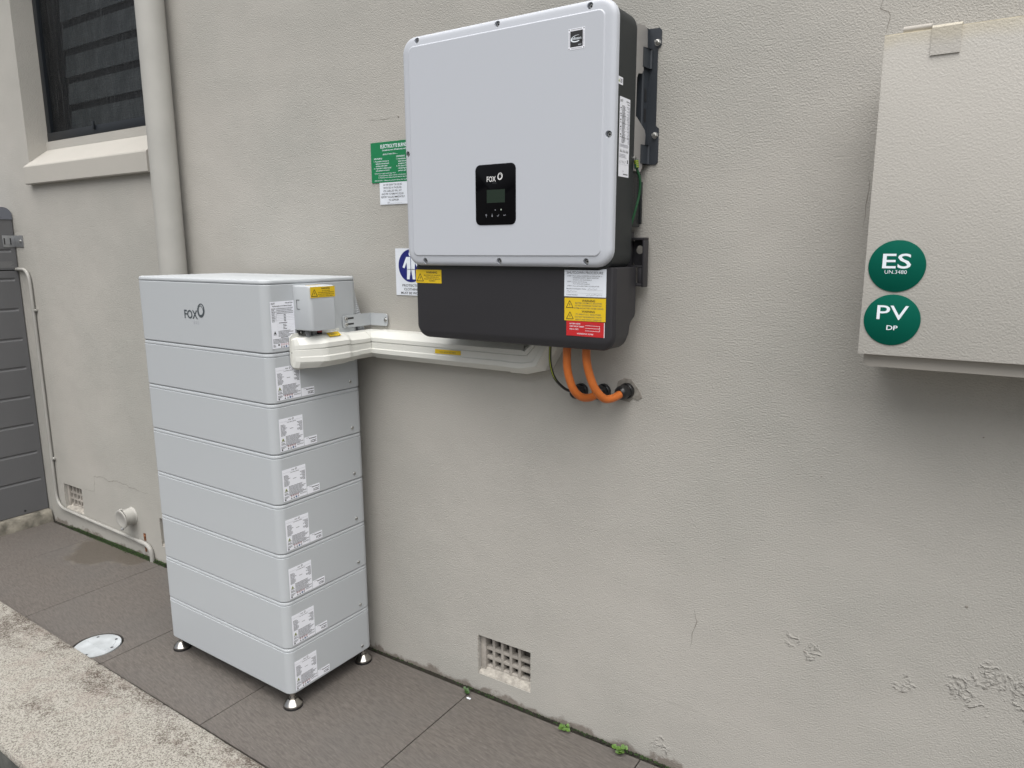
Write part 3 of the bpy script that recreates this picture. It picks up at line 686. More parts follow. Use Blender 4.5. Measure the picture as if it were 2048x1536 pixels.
for yy, m_ in ((.135, 'conn'), (.158, 'conn'), (.182, 'black')):
    b = MB(); b.tube([(.030, yy, 1.321), (.034, yy, 1.300), (.036, yy+.004, 1.270)], [.0085, .0085, .006], m_, 14)
    b.lathe((.0312, yy, 1.3125), (0, 0, -1), [(.0105, 0), (.0105, .006)], 'redp' if yy > .17 else 'conn', 14); b.build('battery_plug', bt)
for yy in (.124, .198):
    b = MB(); b.box((.001, yy-.007, 1.302), (.012, yy+.007, 1.3175), 'black', .002); screw(b, (.012, yy, 1.310), (1, 0, 0), .004); b.build('plug_base', bt)
# strap to the wall
t0 = .0045
b = MB()
pts = rr(.313, .4465, 1.3055, 1.3495, (.008, .001, .001, .008), 4); b.loft([[(x, yy, z) for yy, z in pts] for x in (.0025, .0055)], 'batt')
b.box((.0026, .4440, 1.3056), (.0055, .4482, 1.3494), 'batt')
pts = rr(.0056, .0890, 1.3056, 1.3494, (.001, .009, .009, .001), 4); b.loft([[(x, yy, z) for x, z in pts] for yy in (.4478, .4448)], 'batt')
ws = b.build('wall_strap', bt)
for z in (1.3375, 1.3175):
    b = MB(); b.box((.0052, .331, z-.003), (.0058, .362, z+.003), 'ink'); b.lathe((.0058, .36, z), (1, 0, 0), [(.0032, 0), (.003, .0002)], 'black', 10); b.build('strap_slot', ws, smooth=0)
    b = MB(); screw(b, (.0058, .327, z-.001), (1, 0, 0), .0065); b.build('screw', ws)
b = MB(); b.box((.079, .4441, 1.324), (.0825, .4446, 1.337), 'ink'); screw(b, (.0808, .4444, 1.327), (0, -1, 0), .007); b.build('screw', ws)
# levelling feet
for (x, yy) in ((-.028, .028), (-BW+.028, .028), (-.028, BD-.028), (-BW+.028, BD-.028)):
    b = MB(); b.lathe((x, yy, .0), (0, 0, 1), [(.0338, 0), (.0342, .0025), (.0335, .0058)], 'black', 32)
    b.lathe((x, yy, .0059), (0, 0, 1), [(.032, 0), (.0328, .002), (.0325, .0065), (.0312, .0085), (.0165, .0250), (.0135, .0262)], 'steel', 36); ft = b.build('levelling_foot', bt, smooth=25)
    b = MB(); b.lathe((x, yy, .028), (0, 0, 1), [(.0115, 0), (.0125, .001), (.0125, .0085), (.0110, .0095)], 'steel', 6); b.build('nut', ft, smooth=20)
    b = MB(); b.lathe((x, yy, .037), (0, 0, 1), [(.0088, 0), (.0085, .012), (.0125, .0135), (.0125, .030)], 'steel', 20); b.build('stem', ft, smooth=30)

# corrugated sleeve behind the tower
b = MB(); P = bez([(-1.905, -.052, 1.44), (-1.897, -.046, 1.39), (-1.887, -.038, 1.34), (-1.878, -.033, 1.29), (-1.874, -.030, 1.25)], 14)
b.tube(P, [.0150+.0016*(i % 2) for i in range(len(P))], 'batt', 16)
tag(b.build('corrugated_sleeve', smooth=15), 'grey corrugated cable sleeve behind the battery tower above the duct', 'cable sleeve')

# ================================================================== CABLE DUCT
cd_ = thing('cable_duct', 'cream plastic cable duct from the battery tower along the wall under the inverter', 'cable duct', (-1.5, 0, 1.243))
SEC = [(0, -.0475), (.040, -.0475), (.047, -.0462), (.067, -.031), (.0705, -.0270), (.0735, -.0262), (.0738, -.0125), (.0728, -.0105), (.0712, -.0098), (.0712, .0), (.0712, .0098), (.0680, .0106), (.0680, .0130), (.0716, .0138), (.0712, .0262), (.0685, .0285), (.062, .0345), (.046, .0462), (.040, .0475), (0, .0475)]
ZC = 1.2435
def sec(fn, k=1.0, g_=0): return [fn(d*k+(g_ if d > .001 else 0), h*(1+g_*14)) for d, h in SEC]
b = MB()     # run on the wall
b.loft([sec(lambda d, h, x=x: (x, -.0006-d*1.03, ZC+h*1.03)) for x in (-1.7865, -1.205)], 'duct'); b.build('wall_run', cd_, smooth=9)
b = MB()     # run on the battery side, towards the wall
b.loft([sec(lambda d, h, yy=yy: (BX+.007+d*1.0, yy, ZC+h*.985)) for yy in (-.18, -.0755)], 'duct')
b.build('battery_run', cd_, smooth=9)
b = MB()     # inside corner
b.loft([sec(lambda d, h: (BX+.007+d*.985, -.0735, ZC+h*.985)), sec(lambda d, h: (BX+.007+d*.985, -.0009-d*.98, ZC+h*.985)), sec(lambda d, h: (-1.789, -.0009-d*.98, ZC+h*.985))], 'duct'); b.build('corner', cd_, smooth=9)
b = MB()     # bulged inlet cap on the battery with its flange
def cap(yy, dk, hk, dz=0): return [(BX+.0075+min(d*dk, 1), yy, ZC+dz+h*hk) for d, h in SEC]
b.loft([cap(-.3655, .05, .93), cap(-.3625, .16, .99), cap(-.353, .34, 1.04), cap(-.302, 1.03, 1.11, .002), cap(-.290, 1.12, 1.13, .003), cap(-.282, 1.15, 1.14, .003), cap(-.192, 1.15, 1.14, .003), cap(-.186, 1.13, 1.12, .003), cap(-.172, 1.05, 1.06), cap(-.166, 1.035, 1.035), cap(-.140, 1.035, 1.035), cap(-.139, 1.0, 1.0)], 'duct')
b.build('inlet_cap', cd_, smooth=9)
b = MB(); pts = rr(-.372, -.155, 1.188, 1.308, (.030, .004, .004, .022), 8); b.loft([[(x, yy, z) for yy, z in pts] for x in (BX+.0045, BX+.0075)], 'duct')
b.lathe((BX+.0075, -.3645, 1.246), (1, 0, 0), [(.003, 0), (.002, .001)], 'ink2', 8); b.build('flange', cd_)
b = MB()     # elbow turning up into the inverter
k = 1.065
def E(d, h): return -.0004-d*k
W2 = .0475*k
L0 = [(-1.214, E(d, h), ZC+h*k) for d, h in SEC]
L1 = [(-1.158-.0*h, E(d, h), ZC+h*k) for d, h in SEC]
L2 = [(-1.128-h*.80, E(d, h), ZC+.004+h*.78) for d, h in SEC]
L3 = [(-1.098-h*k, E(d, h), ZC+.045+h*.0) for d, h in SEC]
L4 = [(-1.098-h*k, E(d, h), ZC+.15) for d, h in SEC]
b.loft([L0, L1, L2, L3, L4], 'duct'); b.build('elbow', cd_, smooth=9)
b = MB(); p = Print(b, (-1.497, -.0750, 1.2365), (1, 0, .012), XV, .0005); p.base(106, 14, 'yel'); p.text(53, 4.5, 4.2, 'SOLAR AND BATTERY CABLES', 'ink2', 'C', .0, width=66); b.build('warning_label', cd_, label='small yellow label on the front of the duct')
b = MB(); n_ = Vector((.55, 0, .83)); u_ = Vector((0, 1, 0)); v_ = n_.cross(u_).normalized()
p = Print(b, (BX+.075, -.262, 1.2925), u_, v_, .0012); p.base(50, 20, 'yel'); p.text(25, 8, 4, 'SOLAR DC', 'ink2', 'C', 0, width=30); b.build('warning_label', cd_, label='small yellow label on top of the duct cap')

# ================================================================== INVERTER
iv = thing('solar_inverter', 'large pale grey inverter with charcoal sides mounted on the wall', 'inverter', (-1.135, -.12, 1.30))
PX0, PX1, PZ0, PZ1 = -1.4755, -.7975, 1.527, 2.170
b = MB(); slab_y(b, 'dark', -1.470, -.8025, 1.515, 2.166, .043, [(.004, -.086), (0, -.088), (0, -.199), (.004, -.201)], 8); body = b.build('body', iv)
b = MB(); slab_y(b, 'inv', PX0, PX1, PZ0, PZ1, .046, [(.006, -.2005), (.001, -.2008), (0, -.202), (0, -.211), (.0004, -.2135), (.0012, -.2158), (.0025, -.2178), (.0042, -.2196), (.0064, -.2212), (.009, -.2224), (.012, -.2232), (.016, -.2238), (.0275, -.2250), (.0282, -.2256), (.0290, -.2264), (.0299, -.2270), (.0310, -.2273)], 10)
SC = [(-1.417, 2.1565), (-1.1405, 2.157), (-.868, 2.155), (-1.462, 1.850), (-.8115, 1.852), (-1.405, 1.5405), (-1.139, 1.5415), (-.868, 1.5415)]
panel = b.build('front_panel', iv, smooth=13)
cut = MB()
for (x, z) in SC: cut.lathe((x, -.2345, z), (0, 1, 0), [(.0105, 0), (.0092, .0092), (.0085, .0105), (.0080, .026)], 'inv', 24)
co = cut.build('cutter', iv)
md = panel.modifiers.new('holes', 'BOOLEAN'); md.object = co; md.operation = 'DIFFERENCE'; md.solver = 'EXACT'
bpy.context.view_layer.update()
dg = bpy.context.evaluated_depsgraph_get(); nm = bpy.data.meshes.new_from_object(panel.evaluated_get(dg)); panel.modifiers.clear(); panel.data = nm
nm.polygons.foreach_set('use_smooth', [True]*len(nm.polygons)); nm.set_sharp_from_angle(angle=math.radians(13))
bpy.data.objects.remove(co)
for (x, z) in SC:
    b = MB(); screw(b, (x, -.2125, z), (0, -1, 0), .0062); b.build('screw', panel)
b = MB(); slab_y(b, 'gloss', -1.2135, -1.0805, 1.640, 1.8020, .0155, [(0, -.2270), (0, -.2284), (.001, -.2289)], 6); disp = b.build('display_panel', iv)
b = MB(); p = Print(b, (-1.175, -.2289, 1.6995), XU, XV, .0003); p.base(60, 35, 'lcd'); b.build('screen', disp)
b = MB(); p = Print(b, (-1.2135, -.2289, 1.640), XU, XV, .0001)
p.text(39, 116, 14.5, 'FOX', 'logow', 'L', .012, width=30); ringlogo(p, 83, 128.5, 8.3, 'logow'); p.text(59.5, 110, 4, 'E S S', 'ink2', 'L', -.004, width=11); b.build('logo', disp)
b = MB(); p = Print(b, (-1.2135, -.2289, 1.640), XU, XV, .0001); q = 'ink3'
p.line((36, 21), (36, 28), 1, q); p.poly([(33.3, 26), (38.7, 26), (36, 30)], q); p.line((56, 23), (56, 30), 1, q); p.poly([(53.3, 25), (56, 21), (58.7, 25)], q)
p.line((73, 25), (75, 22.5), .9, q); p.line((75, 22.5), (79, 27.5), .9, q); p.line((94, 25), (100, 25), .9, q); p.line((100, 25), (100, 27.5), .9, q); p.poly([(93, 25), (96, 23), (96, 27)], q)
p.disc(66.5, 40, 1.4, 'ink3', 12); p.disc(86, 40.5, 1.9, 'led', 12); b.build('button_symbols', disp)
b = MB(); p = Print(b, (-.9245, -.2273, 2.0595), XU, XV, .0004); p.base(46, 49, 'paper', 1); p.rect(5.5, 6, 40.5, 43, 'ink', 1)
for k in range(12):
    p.rect(8+2.6*k, 1.7, 9.3+2.6*k, 3.6, 'ink2'); p.rect(8+2.6*k, 45.4, 9.3+2.6*k, 47.3, 'ink2'); p.rect(1.6, 8+2.8*k, 3.4, 9.4+2.8*k, 'ink2'); p.rect(42.6, 8+2.8*k, 44.4, 9.4+2.8*k, 'ink2')
for (x, y_) in ((2.5, 2.6), (43.5, 2.6), (2.5, 46.4), (43.5, 46.4)): p.disc(x, y_, 1.4, 'ink', 10)
p.text(24, 22, 7.5, 'infineon', 'white', 'C', .0, width=26, lay=3); p.ring(23, 24.5, 16, 8, 1.6, 'white', rot=.12, off=(1.5, .8), lay=3); p.rect(31, 19, 40, 33, 'ink', 4); p.text(24, 22, 7.5, 'infineon', 'white', 'C', .0, width=26, lay=5)
p.text(37, 8.5, 3, 'INSIDE', 'white', 'R', 0, width=9, lay=3); b.build('chip_sticker', panel)
# side labels on the body
b = MB(); p = Print(b, (-.8022, -.1815, 1.755), SU, SV, .0003); p.base(62, 192, 'paper', 1)
p.text(3, 180, 5, 'FOX', 'ink', 'L', .02, width=9); ringlogo(p, 15, 184, 2.6, 'ink'); p.text(59, 182, 4, 'H3-Pro', 'ink', 'R', .02, width=20); p.text(59, 176.5, 3.4, 'Inverter', 'ink', 'R', .01, width=14)
p.micro(14, 82, 38, 173, 32, 'ink2', lo=.6, hi=1, seed=1); p.micro(42, 82, 60, 173, 26, 'ink3', 'R', lo=.4, hi=1, seed=2)
for yy in (164, 150, 136, 119, 101): p.rect(4, yy, 10, yy+3, 'ink'); p.rect(6, yy-5, 9, yy-3, 'ink')
for yy in (147, 130, 112, 96): p.rect(2, yy, 60, yy+.4, 'ink2')
p.micro(3, 72, 58, 80, 4, 'ink3', lo=.9, hi=1, seed=3); p.micro(3, 46, 50, 56, 3, 'ink3', lo=.7, hi=1, seed=4)
for k in range(6): p.poly([(5+9*k, 60), (11+9*k, 60), (8+9*k, 68)], 'ink2')
for k in range(5): p.line((4+8*k, 33), (8+8*k, 40), 1.4, 'ink2')
p.rect(50, 34, 56, 43, 'ink2'); p.rect(1, 30, 61, 30.4, 'ink3'); p.text(24, 12, 3.2, 'SN', 'ink', 'L', .01); p.micro(28, 4, 56, 9, 1, 'ink', lo=.9, hi=1); b.build('rating_label', body)
b = MB(); p = Print(b, (-.8020, -.195, 1.974), SU, SV, .0003); p.base(28, 18, 'paper', 1); p.poly([(2, 5), (9, 5), (5.5, 13)], 'lime'); p.micro(12, 4, 25, 14, 3, 'ink', lo=.8, hi=1, seed=3); b.build('caution_label', body)
# aluminium side plate and dark fin block behind the body
pl = [(-.087, 2.136), (-.05, 2.142), (-.030, 2.142), (-.021, 2.136), (-.017, 2.088), (-.040, 2.080), (-.040, 2.034), (-.048, 2.024), (-.073, 2.020), (-.081, 2.008), (-.083, 1.913), (-.076, 1.912), (-.021, 1.886), (-.015, 1.874), (-.018, 1.848), (-.033, 1.788), (-.043, 1.776), (-.087, 1.776)]
for x, nm_ in ((-.8045, 'side_plate'), (-1.4665, 'side_plate')):
    b = MB(); b.loft([[(xx, yy, z) for yy, z in pl] for xx in (x, x+.0025)], 'alu'); b.build(nm_, iv, smooth=20)
b = MB(); b.box((-1.455, -.0862, 1.62), (-.83, -.024, 2.13), 'dark', .004)
for k in range(28): x = -1.448+.0221*k; b.box((x, -.0245, 1.63), (x+.003, -.014, 2.12), 'dark')
b.build('heat_sink', iv)
b = MB(); b.box((-.834, -.082, 1.632), (-.8105, -.016, 1.775), 'dark', .003); b.box((-.8105, -.024, 1.640), (-.805, .0-.016, 1.752), 'dark', .001)
for i in range(3):
    for j in range(15): b.box((-.8106, -.074+.017*i, 1.642+.0085*j), (-.8099, -.064+.017*i, 1.6465+.0085*j), 'ink')
b.build('fan_guard', iv)
b = MB(); screw(b, (-.802, -.083, 1.806), (1, 0, 0), .008); b.build('earth_screw', iv)
b = MB(); b.tube(bez([(-.797, -.083, 1.803), (-.795, -.084, 1.782)], 4), .0055, 'green', 12)
for k in range(4): b.tube([(-.797+.0007*k, -.0832, 1.801-.005*k), (-.7968+.0007*k, -.0832, 1.7985-.005*k)], .0059, 'lime', 12)
b.tube(bez([(-.796, -.0835, 1.785), (-.789, -.074, 1.752), (-.791, -.072, 1.715), (-.799, -.080, 1.668), (-.812, -.086, 1.62)], 8), .0034, 'green', 10)
b.build('earth_wire', iv)
# wiring box below
b = MB(); slab_y(b, 'dark2', -1.4665, -.7965, 1.307, 1.5262, (.040, .040, .004, .004), [(.0, -.112), (0, -.186), ((.002, .002, .003, 0), -.192), ((.006, .006, .017, 0), -.1985), ((.010, .010, .024, 0), -.2000)], 8)
b.loft([[(x, yy, z) for yy, z in ((-.1125, 1.3325), (-.1125, 1.5255), (-.062, 1.5255), (-.055, 1.518), (-.055, 1.402), (-.060, 1.390), (-.082, 1.379), (-.090, 1.368), (-.097, 1.345))] for x in (-1.462, -.8005)], 'dark2')
wb = b.build('wiring_box', iv, smooth=14)
b = MB(); p = Print(b, (-1.4625, -.2002, 1.4735), XU, XV, .0008); p.base(99, 40, 'yel'); p.hazard(17, 17, 25, 'ink'); p.text(62, 29, 6.5, 'WARNING', 'ink', 'C', .02)
for i, st in enumerate(('MULTIPLE D.C. SOURCES', 'TURN OFF ALL D.C.', 'ISOLATORS TO ISOLATE', 'EQUIPMENT')): p.text(64, 22-5.6*i, 3.4, st, 'ink', 'C', .012, width=(64, 52, 62, 25)[i])
b.build('warning_label', wb, label='yellow multiple sources warning label at the left of the box')
b = MB(); p = Print(b, (-.9435, -.2002, 1.449), XU, XV, .0008); p.base(123.5, 73, 'paper2'); p.text(61, 60, 6.6, 'SHUTDOWN PROCEDURE', 'ink2', 'C', .004, width=107)
for x, y_, st, wd in ((9, 53, 'STEP 1', 15), (26, 53, 'Turn off the INVERTER AC ISOLATOR or', 86), (26, 48, 'INVERTER SUPPLY MAIN SWITCH', 75), (26, 43, 'located in the Switchboard', 55), (9, 38, 'STEP 2', 15), (26, 37.5, 'Isolate the PV Array', 42), (26, 32.5, 'Turn off the DC Isolators', 50), (9, 27, 'STEP 3', 15), (26, 26.5, 'Turn off the BATTERY DC ISOLATOR', 78), (7, 19.5, 'Manufacturer/Supplier Name:', 59), (7, 3.5, 'Contact Number:', 34)):
    p.text(x, y_, 3.1, st, 'ink2', 'L', .004, width=wd)
p.rect(68, 17.5, 114, 17.9, 'ink3'); p.rect(8, 9.5, 114, 9.9, 'ink3'); p.squiggle(70, 19, 28, 4, 'ink2', 12, 1); p.squiggle(8, 11.5, 30, 5, 'ink2', 14, 2); p.squiggle(66, 3, 46, 5, 'ink2', 22, 3)
b.build('notice_label', wb, label='white shutdown procedure label')
b = MB(); p = Print(b, (-.9425, -.2002, 1.3845), (1, 0, .006), XV, .0008); p.base(122.5, 62, 'yel'); p.rect(0, 61, 122, 62, 'ink2')
p.hazard(16, 44, 21, 'ink'); p.hazard(17, 14, 21, 'ink'); p.text(72, 51, 6, 'WARNING', 'ink', 'C', .014, width=39); p.text(72, 22.5, 6, 'WARNING', 'ink', 'C', .014, width=39)
for y_, st, wd in ((45.5, 'BATTERY SYSTEM D.C. ISOLATORS', 78), (39, 'DO NOT DE-ENERGISE THE BATTERY', 79), (32, 'SYSTEM AND BATTERY SYSTEM CABLING', 87), (16, 'PV ARRAY D.C. ISOLATORS', 74), (9, 'DO NOT DE-ENERGISE THE PV', 79), (2, 'ARRAY AND ARRAY CABLINGS', 78)): p.text(72, y_, 4, st, 'ink2', 'C', .003, width=wd)
b.build('warning_label', wb, label='large yellow double warning label')
b = MB(); p = Print(b, (-.936, -.2002, 1.344), (1, 0, -.004), XV, .0008); p.base(114, 40, 'red'); p.rect(112.4, 0, 114, 39, 'white')
for y_, st, wd in ((31, 'BATTERY SYSTEM', 32), (24, 'SHORT CIRCUIT CURRENT', 44), (16.5, 'MAX. D.C. VOLTS', 27)): p.text(10, y_, 3.6, st, 'white', 'L', .012, width=wd)
p.text(57, 5, 3.8, 'HAZARDOUS D.C. VOLTAGE', 'white', 'C', .012, width=48)
for y_ in (29, 22, 15): p.rect(57, y_, 101, y_+.7, 'white')
p.text(101, 16, 4, 'V', 'white', 'R'); p.text(101, 23, 4, 'A', 'white', 'R'); p.squiggle(61, 30, 20, 4, 'ink2', 8, 5); p.squiggle(60, 16, 16, 4, 'ink2', 8, 6)
b.build('warning_label', wb, label='red hazardous voltage label')
# black handle bracket at the rear right of the wiring box
b = MB(); y0, y1 = -.052, -.020
b.box((-.8225, y0, 1.597), (-.781, y1, 1.604), 'dark2', .002); b.box((-.7865, y0+.0003, 1.470), (-.7805, y1-.0003, 1.5972), 'dark2', .002)
b.box((-.8222, y0+.0005, 1.523), (-.7864, y1-.0005, 1.529), 'dark2', .0015); b.box((-.8602, y0+.0002, 1.472), (-.7864, y1-.0002, 1.4805), 'dark2', .002)
b.box((-.860, y0+.004, 1.48), (-.8225, y1-.004, 1.62), 'dark2', .002); n_ = 32; sq = []; ci = []; cx_, cz_ = -.8045, 1.571
for k in range(n_):
    a = 2*math.pi*(k+.5)/n_; dx, dz = math.cos(a), math.sin(a); tt = min((.0180 if dx else 9)/max(abs(dx), 1e-6), (.026 if dz > 0 else .042)/max(abs(dz), 1e-6))
    sq.append((cx_+dx*tt, cz_+dz*tt)); ci.append((cx_+.0115*dx, cz_+.0115*dz))
for yy, zz in ((-.0265, 0), (-.0215, 0)):
    b.add([(x, yy, z) for x, z in sq]+[(x, yy, z) for x, z in ci], [(k, (k+1) % n_, n_+(k+1) % n_, n_+k) for k in range(n_)], 'dark2')
b.loft([[(x, -.0265, z) for x, z in ci], [(x, -.0215, z) for x, z in ci]], 'dark2', False, False)
b.box((-.7995, y0+.001, 1.4806), (-.7866, y1-.001, 1.523), 'dark2', .003); b.build('carry_bracket', iv)
# wall bracket: a thing of its own, the inverter hangs on it
mbk = thing('mounting_bracket', 'dark slate metal wall bracket behind the right side of the inverter', 'bracket', (-1.13, 0, 1.97))
def flange(s):      # s=+1 right end, -1 mirrored left end
    X = lambda x: x if s > 0 else 2*-1.1355-x
    out = [(-.84, 2.144), (-.776, 2.142), (-.770, 2.136), (-.770, 2.099), (-.7795, 2.090), (-.7785, 1.898), (-.770, 1.890), (-.770, 1.803), (-.776, 1.797), (-.84, 1.800)]
    b.loft([[(X(x), yy, z) for x, z in out] for yy in (-.0005, -.0035)], 'slate')
    prof = [(-.0036, -.803), (-.030, -.806), (-.033, -.809), (-.033, -.835), (-.030, -.835), (-.030, -.8115), (-.0036, -.8075)]
    b.loft([[(X(x), yy, z) for yy, x in prof] for z in (1.80, 2.142)], 'slate')
for s_ in (1, -1):
    b = MB(); flange(s_); b.build('bracket_plate', mbk, smooth=20)
for z in (2.066, 1.823):
    b = MB(); b.loft([[(x, yy, zz) for yy, x in ((-.0455, -.8025), (-.012, -.7990), (-.008, -.7925), (-.005, -.7925), (-.010, -.7965), (-.0465, -.8005))] for zz in (z-.024, z+.024)], 'slate'); b.build('hook_tab', mbk, smooth=15)
for z in (1.975, 1.925):
    b = MB(); b.box((-.8046, -.024, z-.016), (-.8035, -.012, z+.016), 'ink'); b.build('slot', mbk, smooth=0)
for z in (2.106, 1.873):
    b = MB(); b.lathe((-.7795, -.0035, z), (0, -1, 0), [(.0085, 0), (.0085, .0015)], 'zinc', 18); b.lathe((-.7795, -.005, z), (0, -1, 0), [(.0065, 0), (.0065, .006), (.005, .007)], 'zinc', 6); b.lathe((-.7795, -.012, z), (0, -1, 0), [(.0034, 0), (.0034, .009)], 'zinc', 12); b.build('bolt', mbk, smooth=25)

# cables into the wall
def gland(x, z, n_, label, loc):
    t = thing('cable_gland', label, 'cable gland', loc, 0, 'cable glands in the wall below the inverter')
    a = Vector(n_).normalized(); c = Vector((x, -.0005, z))
    b = MB(); b.lathe(c, a, [(.023, 0), (.023, .010), (.021, .012), (.0165, .012), (.0165, .024)], 'black', 22); b.build('collar', t)
    b = MB(); b.lathe(c+a*.0125, a, [(.0205, 0), (.0220, .001), (.0220, .011), (.0205, .0125)], 'black', 6); b.build('hex_nut', t, smooth=20)
    b = MB(); b.lathe(c+a*.024, a, [(.0205, 0), (.0205, .010), (.0185, .017), (.0135, .022), (.0115, .022)], 'black', 20); b.build('dome_nut', t)
gland(-.990, 1.152, (-.1, -1, -.02), 'black cable gland taking the thin green and yellow wire', (-.990, 0, 1.152))
gland(-.915, 1.158, (-.12, -1, -.03), 'black cable gland holding the left orange cable', (-.915, 0, 1.158))
gland(-.840, 1.168, (-.18, -1, -.08), 'black cable gland in broken render holding the right orange cable', (-.840, 0, 1.168))
def cable(P, r, m_, label, grp, n=14):
    b = MB(); b.tube(bez(P), r, m_, n); return tag(b.build('cable'), label, 'cable', grp)
cable([(-.961, -.145, 1.33), (-.964, -.145, 1.285), (-.962, -.143, 1.235), (-.950, -.132, 1.183), (-.937, -.108, 1.157), (-.926, -.075, 1.150), (-.919, -.045, 1.155), (-.916, -.012, 1.158)], .0116, 'orange', 'left of the two thick orange cables curving from the inverter into the wall', 'orange cables under the inverter', 18)
cable([(-.900, -.145, 1.33), (-.903, -.145, 1.285), (-.896, -.142, 1.238), (-.882, -.130, 1.190), (-.866, -.106, 1.160), (-.854, -.078, 1.156), (-.846, -.045, 1.162), (-.841, -.012, 1.168)], .0116, 'orange', 'right of the two thick orange cables curving from the inverter into the wall', 'orange cables under the inverter', 18)
b = MB(); P = bez([(-1.026, -.125, 1.35), (-1.030, -.125, 1.288), (-1.030, -.122, 1.245), (-1.022, -.112, 1.205), (-1.007, -.088, 1.174), (-.996, -.055, 1.157), (-.991, -.02, 1.152)])
b.tube(P, .0042, 'black', 12); q = [v+Vector((.0006, -.0028, .0008)) for v in P]; b.tube(q, .0018, 'lime', 8)
tag(b.build('earth_cable'), 'thin dark green and yellow earth wire curving from the inverter into the wall', 'cable')
R = random.Random(2); b = MB()
pts = [(-.872, 1.192), (-.852, 1.204), (-.830, 1.203), (-.815, 1.185), (-.800, 1.168), (-.794, 1.150), (-.806, 1.141), (-.822, 1.146), (-.834, 1.133), (-.862, 1.137), (-.876, 1.160)]
b.loft([[(x, -.0003, z) for x, z in pts], [(x*.96+-.836*.04, -.0022, z*.96+1.168*.04) for x, z in pts]], 'chip'); b.build('render_chip', hw)

# ================================================================== SAFETY SIGNS ON THE WALL
t = thing('safety_sign', 'green electrolyte burns first aid sign partly behind the inverter', 'sign', (-1.70, 0, 1.80))
b = MB(); p = Print(b, (-1.8205, -.0005, 1.8005), XU, XV, .0022); p.base(240, 133, 'sgreen'); q = 'white'
p.text(46, 113, 12, 'ELECTROLYTE BURNS', q, 'L', .014, width=116); p.text(54, 103.5, 5.5, 'Immediately wash affected areas with', q, 'L', .008, width=106); p.text(56, 90.5, 5.5, 'plenty of water then......', q, 'L', .008, width=66)
p.text(13, 77, 5, 'SKIN BURNS', q, 'L', .014, width=38)
for i, st in enumerate(('1. If possible remove or', '    saturate contaminated', '    clothing with water', '2. If patient is distressed', '    take patient to doctor')): p.text(13, 68.5-7.6*i, 4.6, st.strip(), q, 'L', .012, width=len(st.strip())*2.9)if not st.startswith(' ') else p.text(21, 68.5-7.6*i, 4.6, st.strip(), q, 'L', .012, width=len(st.strip())*2.9)
p.text(116, 80, 5, 'EYE BURNS', q, 'L', .014, width=38)
for i, st in enumerate(('1. Immediately flush with', '    large amounts of water', '    emergency treatment', '2. All cases of burns need', '    rendering first aid and', '    patient care')): p.text(116 if st[0] != ' ' else 124, 72-7.6*i, 4.6, st.strip(), q, 'L', .012, width=len(st.strip())*2.9)
p.text(15, 28.5, 3.8, 'NOTE: Doctor must be advised of type of burn', q, 'L', .006, width=96); p.text(32, 21.5, 3.8, 'a) Lead acid battery affects: sulphuric acid electrolyte', q, 'L', .006, width=124); p.text(32, 14.5, 3.8, 'b) Nickel/Cadmium: battery potassium hydroxide electrolyte', q, 'L', .006, width=134); p.text(15, 5, 3.8, 'PRECAUTION: 1. Always wear protective clothing when handling', q, 'L', .006, width=150)
b.build('sign_plate', t)
t = thing('safety_sign', 'white spill notice below the green sign partly behind the inverter', 'sign', (-1.69, 0, 1.727))
b = MB(); p = Print(b, (-1.785, -.0005, 1.7265), XU, XV, .0020); p.base(190, 73.5, 'paper2')
for i, (st, wd, x) in enumerate((('IN THE EVENT OF LIQUID', 84, 18), ('DETECTED IN THE BUND', 82, 18), ('USE LABELLED SPILL KIT', 84, 16), ('AND PPE TO REMOVE LIQUID', 100, 8), ('REPORT FAILURE IMMEDIATELY', 108, 6), ('TO SUPPLIER', 46, 40))): p.text(x, 62.5-10.2*i, 6.6, st, 'ink', 'L', .004, width=wd)
p.text(34, 3.2, 5.5, 'UN', 'ink2', 'L', .004); p.rect(46, 3, 100, 3.5, 'ink2'); b.build('sign_plate', t)
t = thing('safety_sign', 'white and blue protective clothing sign tucked behind the inverter lower edge', 'sign', (-1.64, 0, 1.417))
b = MB(); p = Print(b, (-1.7235, -.0005, 1.4175), XU, XV, .0022); p.base(150, 160, 'paper2'); p.disc(70, 101, 56, 'navy', 48, 1)
cx = 70; q = 'white'
p.disc(cx, 141, 8.5, q, 20, 3); p.poly([(cx-20, 131), (cx+20, 131), (cx+38, 96), (cx+29, 92), (cx+19, 112), (cx+17, 88), (cx-17, 88), (cx-19, 112), (cx-29, 92), (cx-38, 96)], q, 3)
p.poly([(cx-17, 90), (cx-1, 90), (cx-7, 55), (cx-19, 55)], q, 3); p.poly([(cx+1, 90), (cx+17, 90), (cx+19, 55), (cx+7, 55)], q, 3); p.rect(cx-1.2, 88, cx+1.2, 131, 'navy', 4)
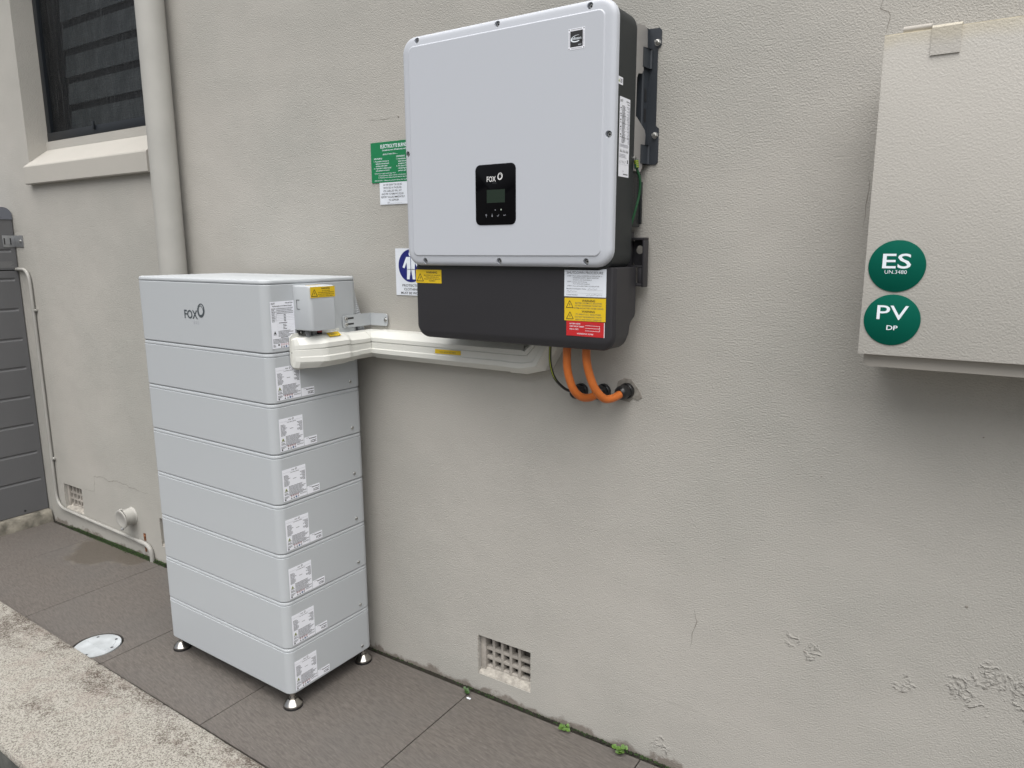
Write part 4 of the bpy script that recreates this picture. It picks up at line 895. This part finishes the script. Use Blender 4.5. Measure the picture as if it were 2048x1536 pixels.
for i, (st, wd, x) in enumerate((('PROTECTIVE', 82, 29), ('CLOTHING', 66, 36), ('MUST BE WORN', 96, 22))): p.text(x, 30-13*i, 8.2, st, 'ink', 'L', .012, width=wd)
b.build('sign_plate', t)

# ================================================================== METER BOX ON THE RIGHT
mb_ = thing('meter_box', 'beige painted wall cabinet with two round green stickers at the right', 'cabinet', (.17, 0, 1.33))
b = MB(); b.loft([[(x, yy, z) for x, z in rr(-.2045, .545, 1.3205, 1.978, (.012, .012, .002, .002), 5)] for yy in (-.0005, -.178, -.1815)], 'meter_in'); b.build('cabinet_body', mb_)
b = MB(); b.box((-.2155, -.2000, 1.3485), (.556, -.1815, 1.9925), 'meter', .0012)
b.box((-.2152, -.1995, 1.9922), (.5557, -.186, 1.9940), 'edge'); b.build('door', mb_)
b = MB(); b.loft([[(x, yy, z) for yy, z in ((-.2003, 1.944), (-.2028, 1.944), (-.2028, 1.9945), (-.199, 1.9995), (-.180, 2.0025), (-.150, 2.0025), (-.150, 1.9995), (-.180, 1.9995), (-.1985, 1.9965), (-.2003, 1.993))] for x in (-.1325, -.0825)], 'meter'); b.build('hinge_flap', mb_, smooth=30)
b = MB(); b.tube([(-.184, -.184, 2.0015), (-.134, -.184, 2.0015)], .0068, 'meter_in', 16); b.build('hinge_pin', mb_)
def rsign(cz, lab):
    b = MB(); n = 56; r = .0535; cx = -.1555
    b.lathe((cx, -.2001, cz), (0, -1, 0), [(r, 0), (r, .0016), (r-.0006, .002)], 'dgreen', n); return b, Print(b, (cx, -.2021, cz), XU, XV, .0)
b, p = rsign(1.5365, 0); p.text(-.5, -4, 31, 'ES', 'white', 'C', .010, width=53); p.text(-1, -15.5, 8, 'UN.3480', 'white', 'C', -.006, width=41); b.build('round_sticker', mb_, label='round green sticker lettered ES, upper')
b, p = rsign(1.4245, 1); p.text(.5, 1, 31, 'PV', 'white', 'C', .004, width=59); p.text(2, -21, 10, 'DP', 'white', 'C', .012, width=21); b.build('round_sticker', mb_, label='round green sticker lettered PV, lower')
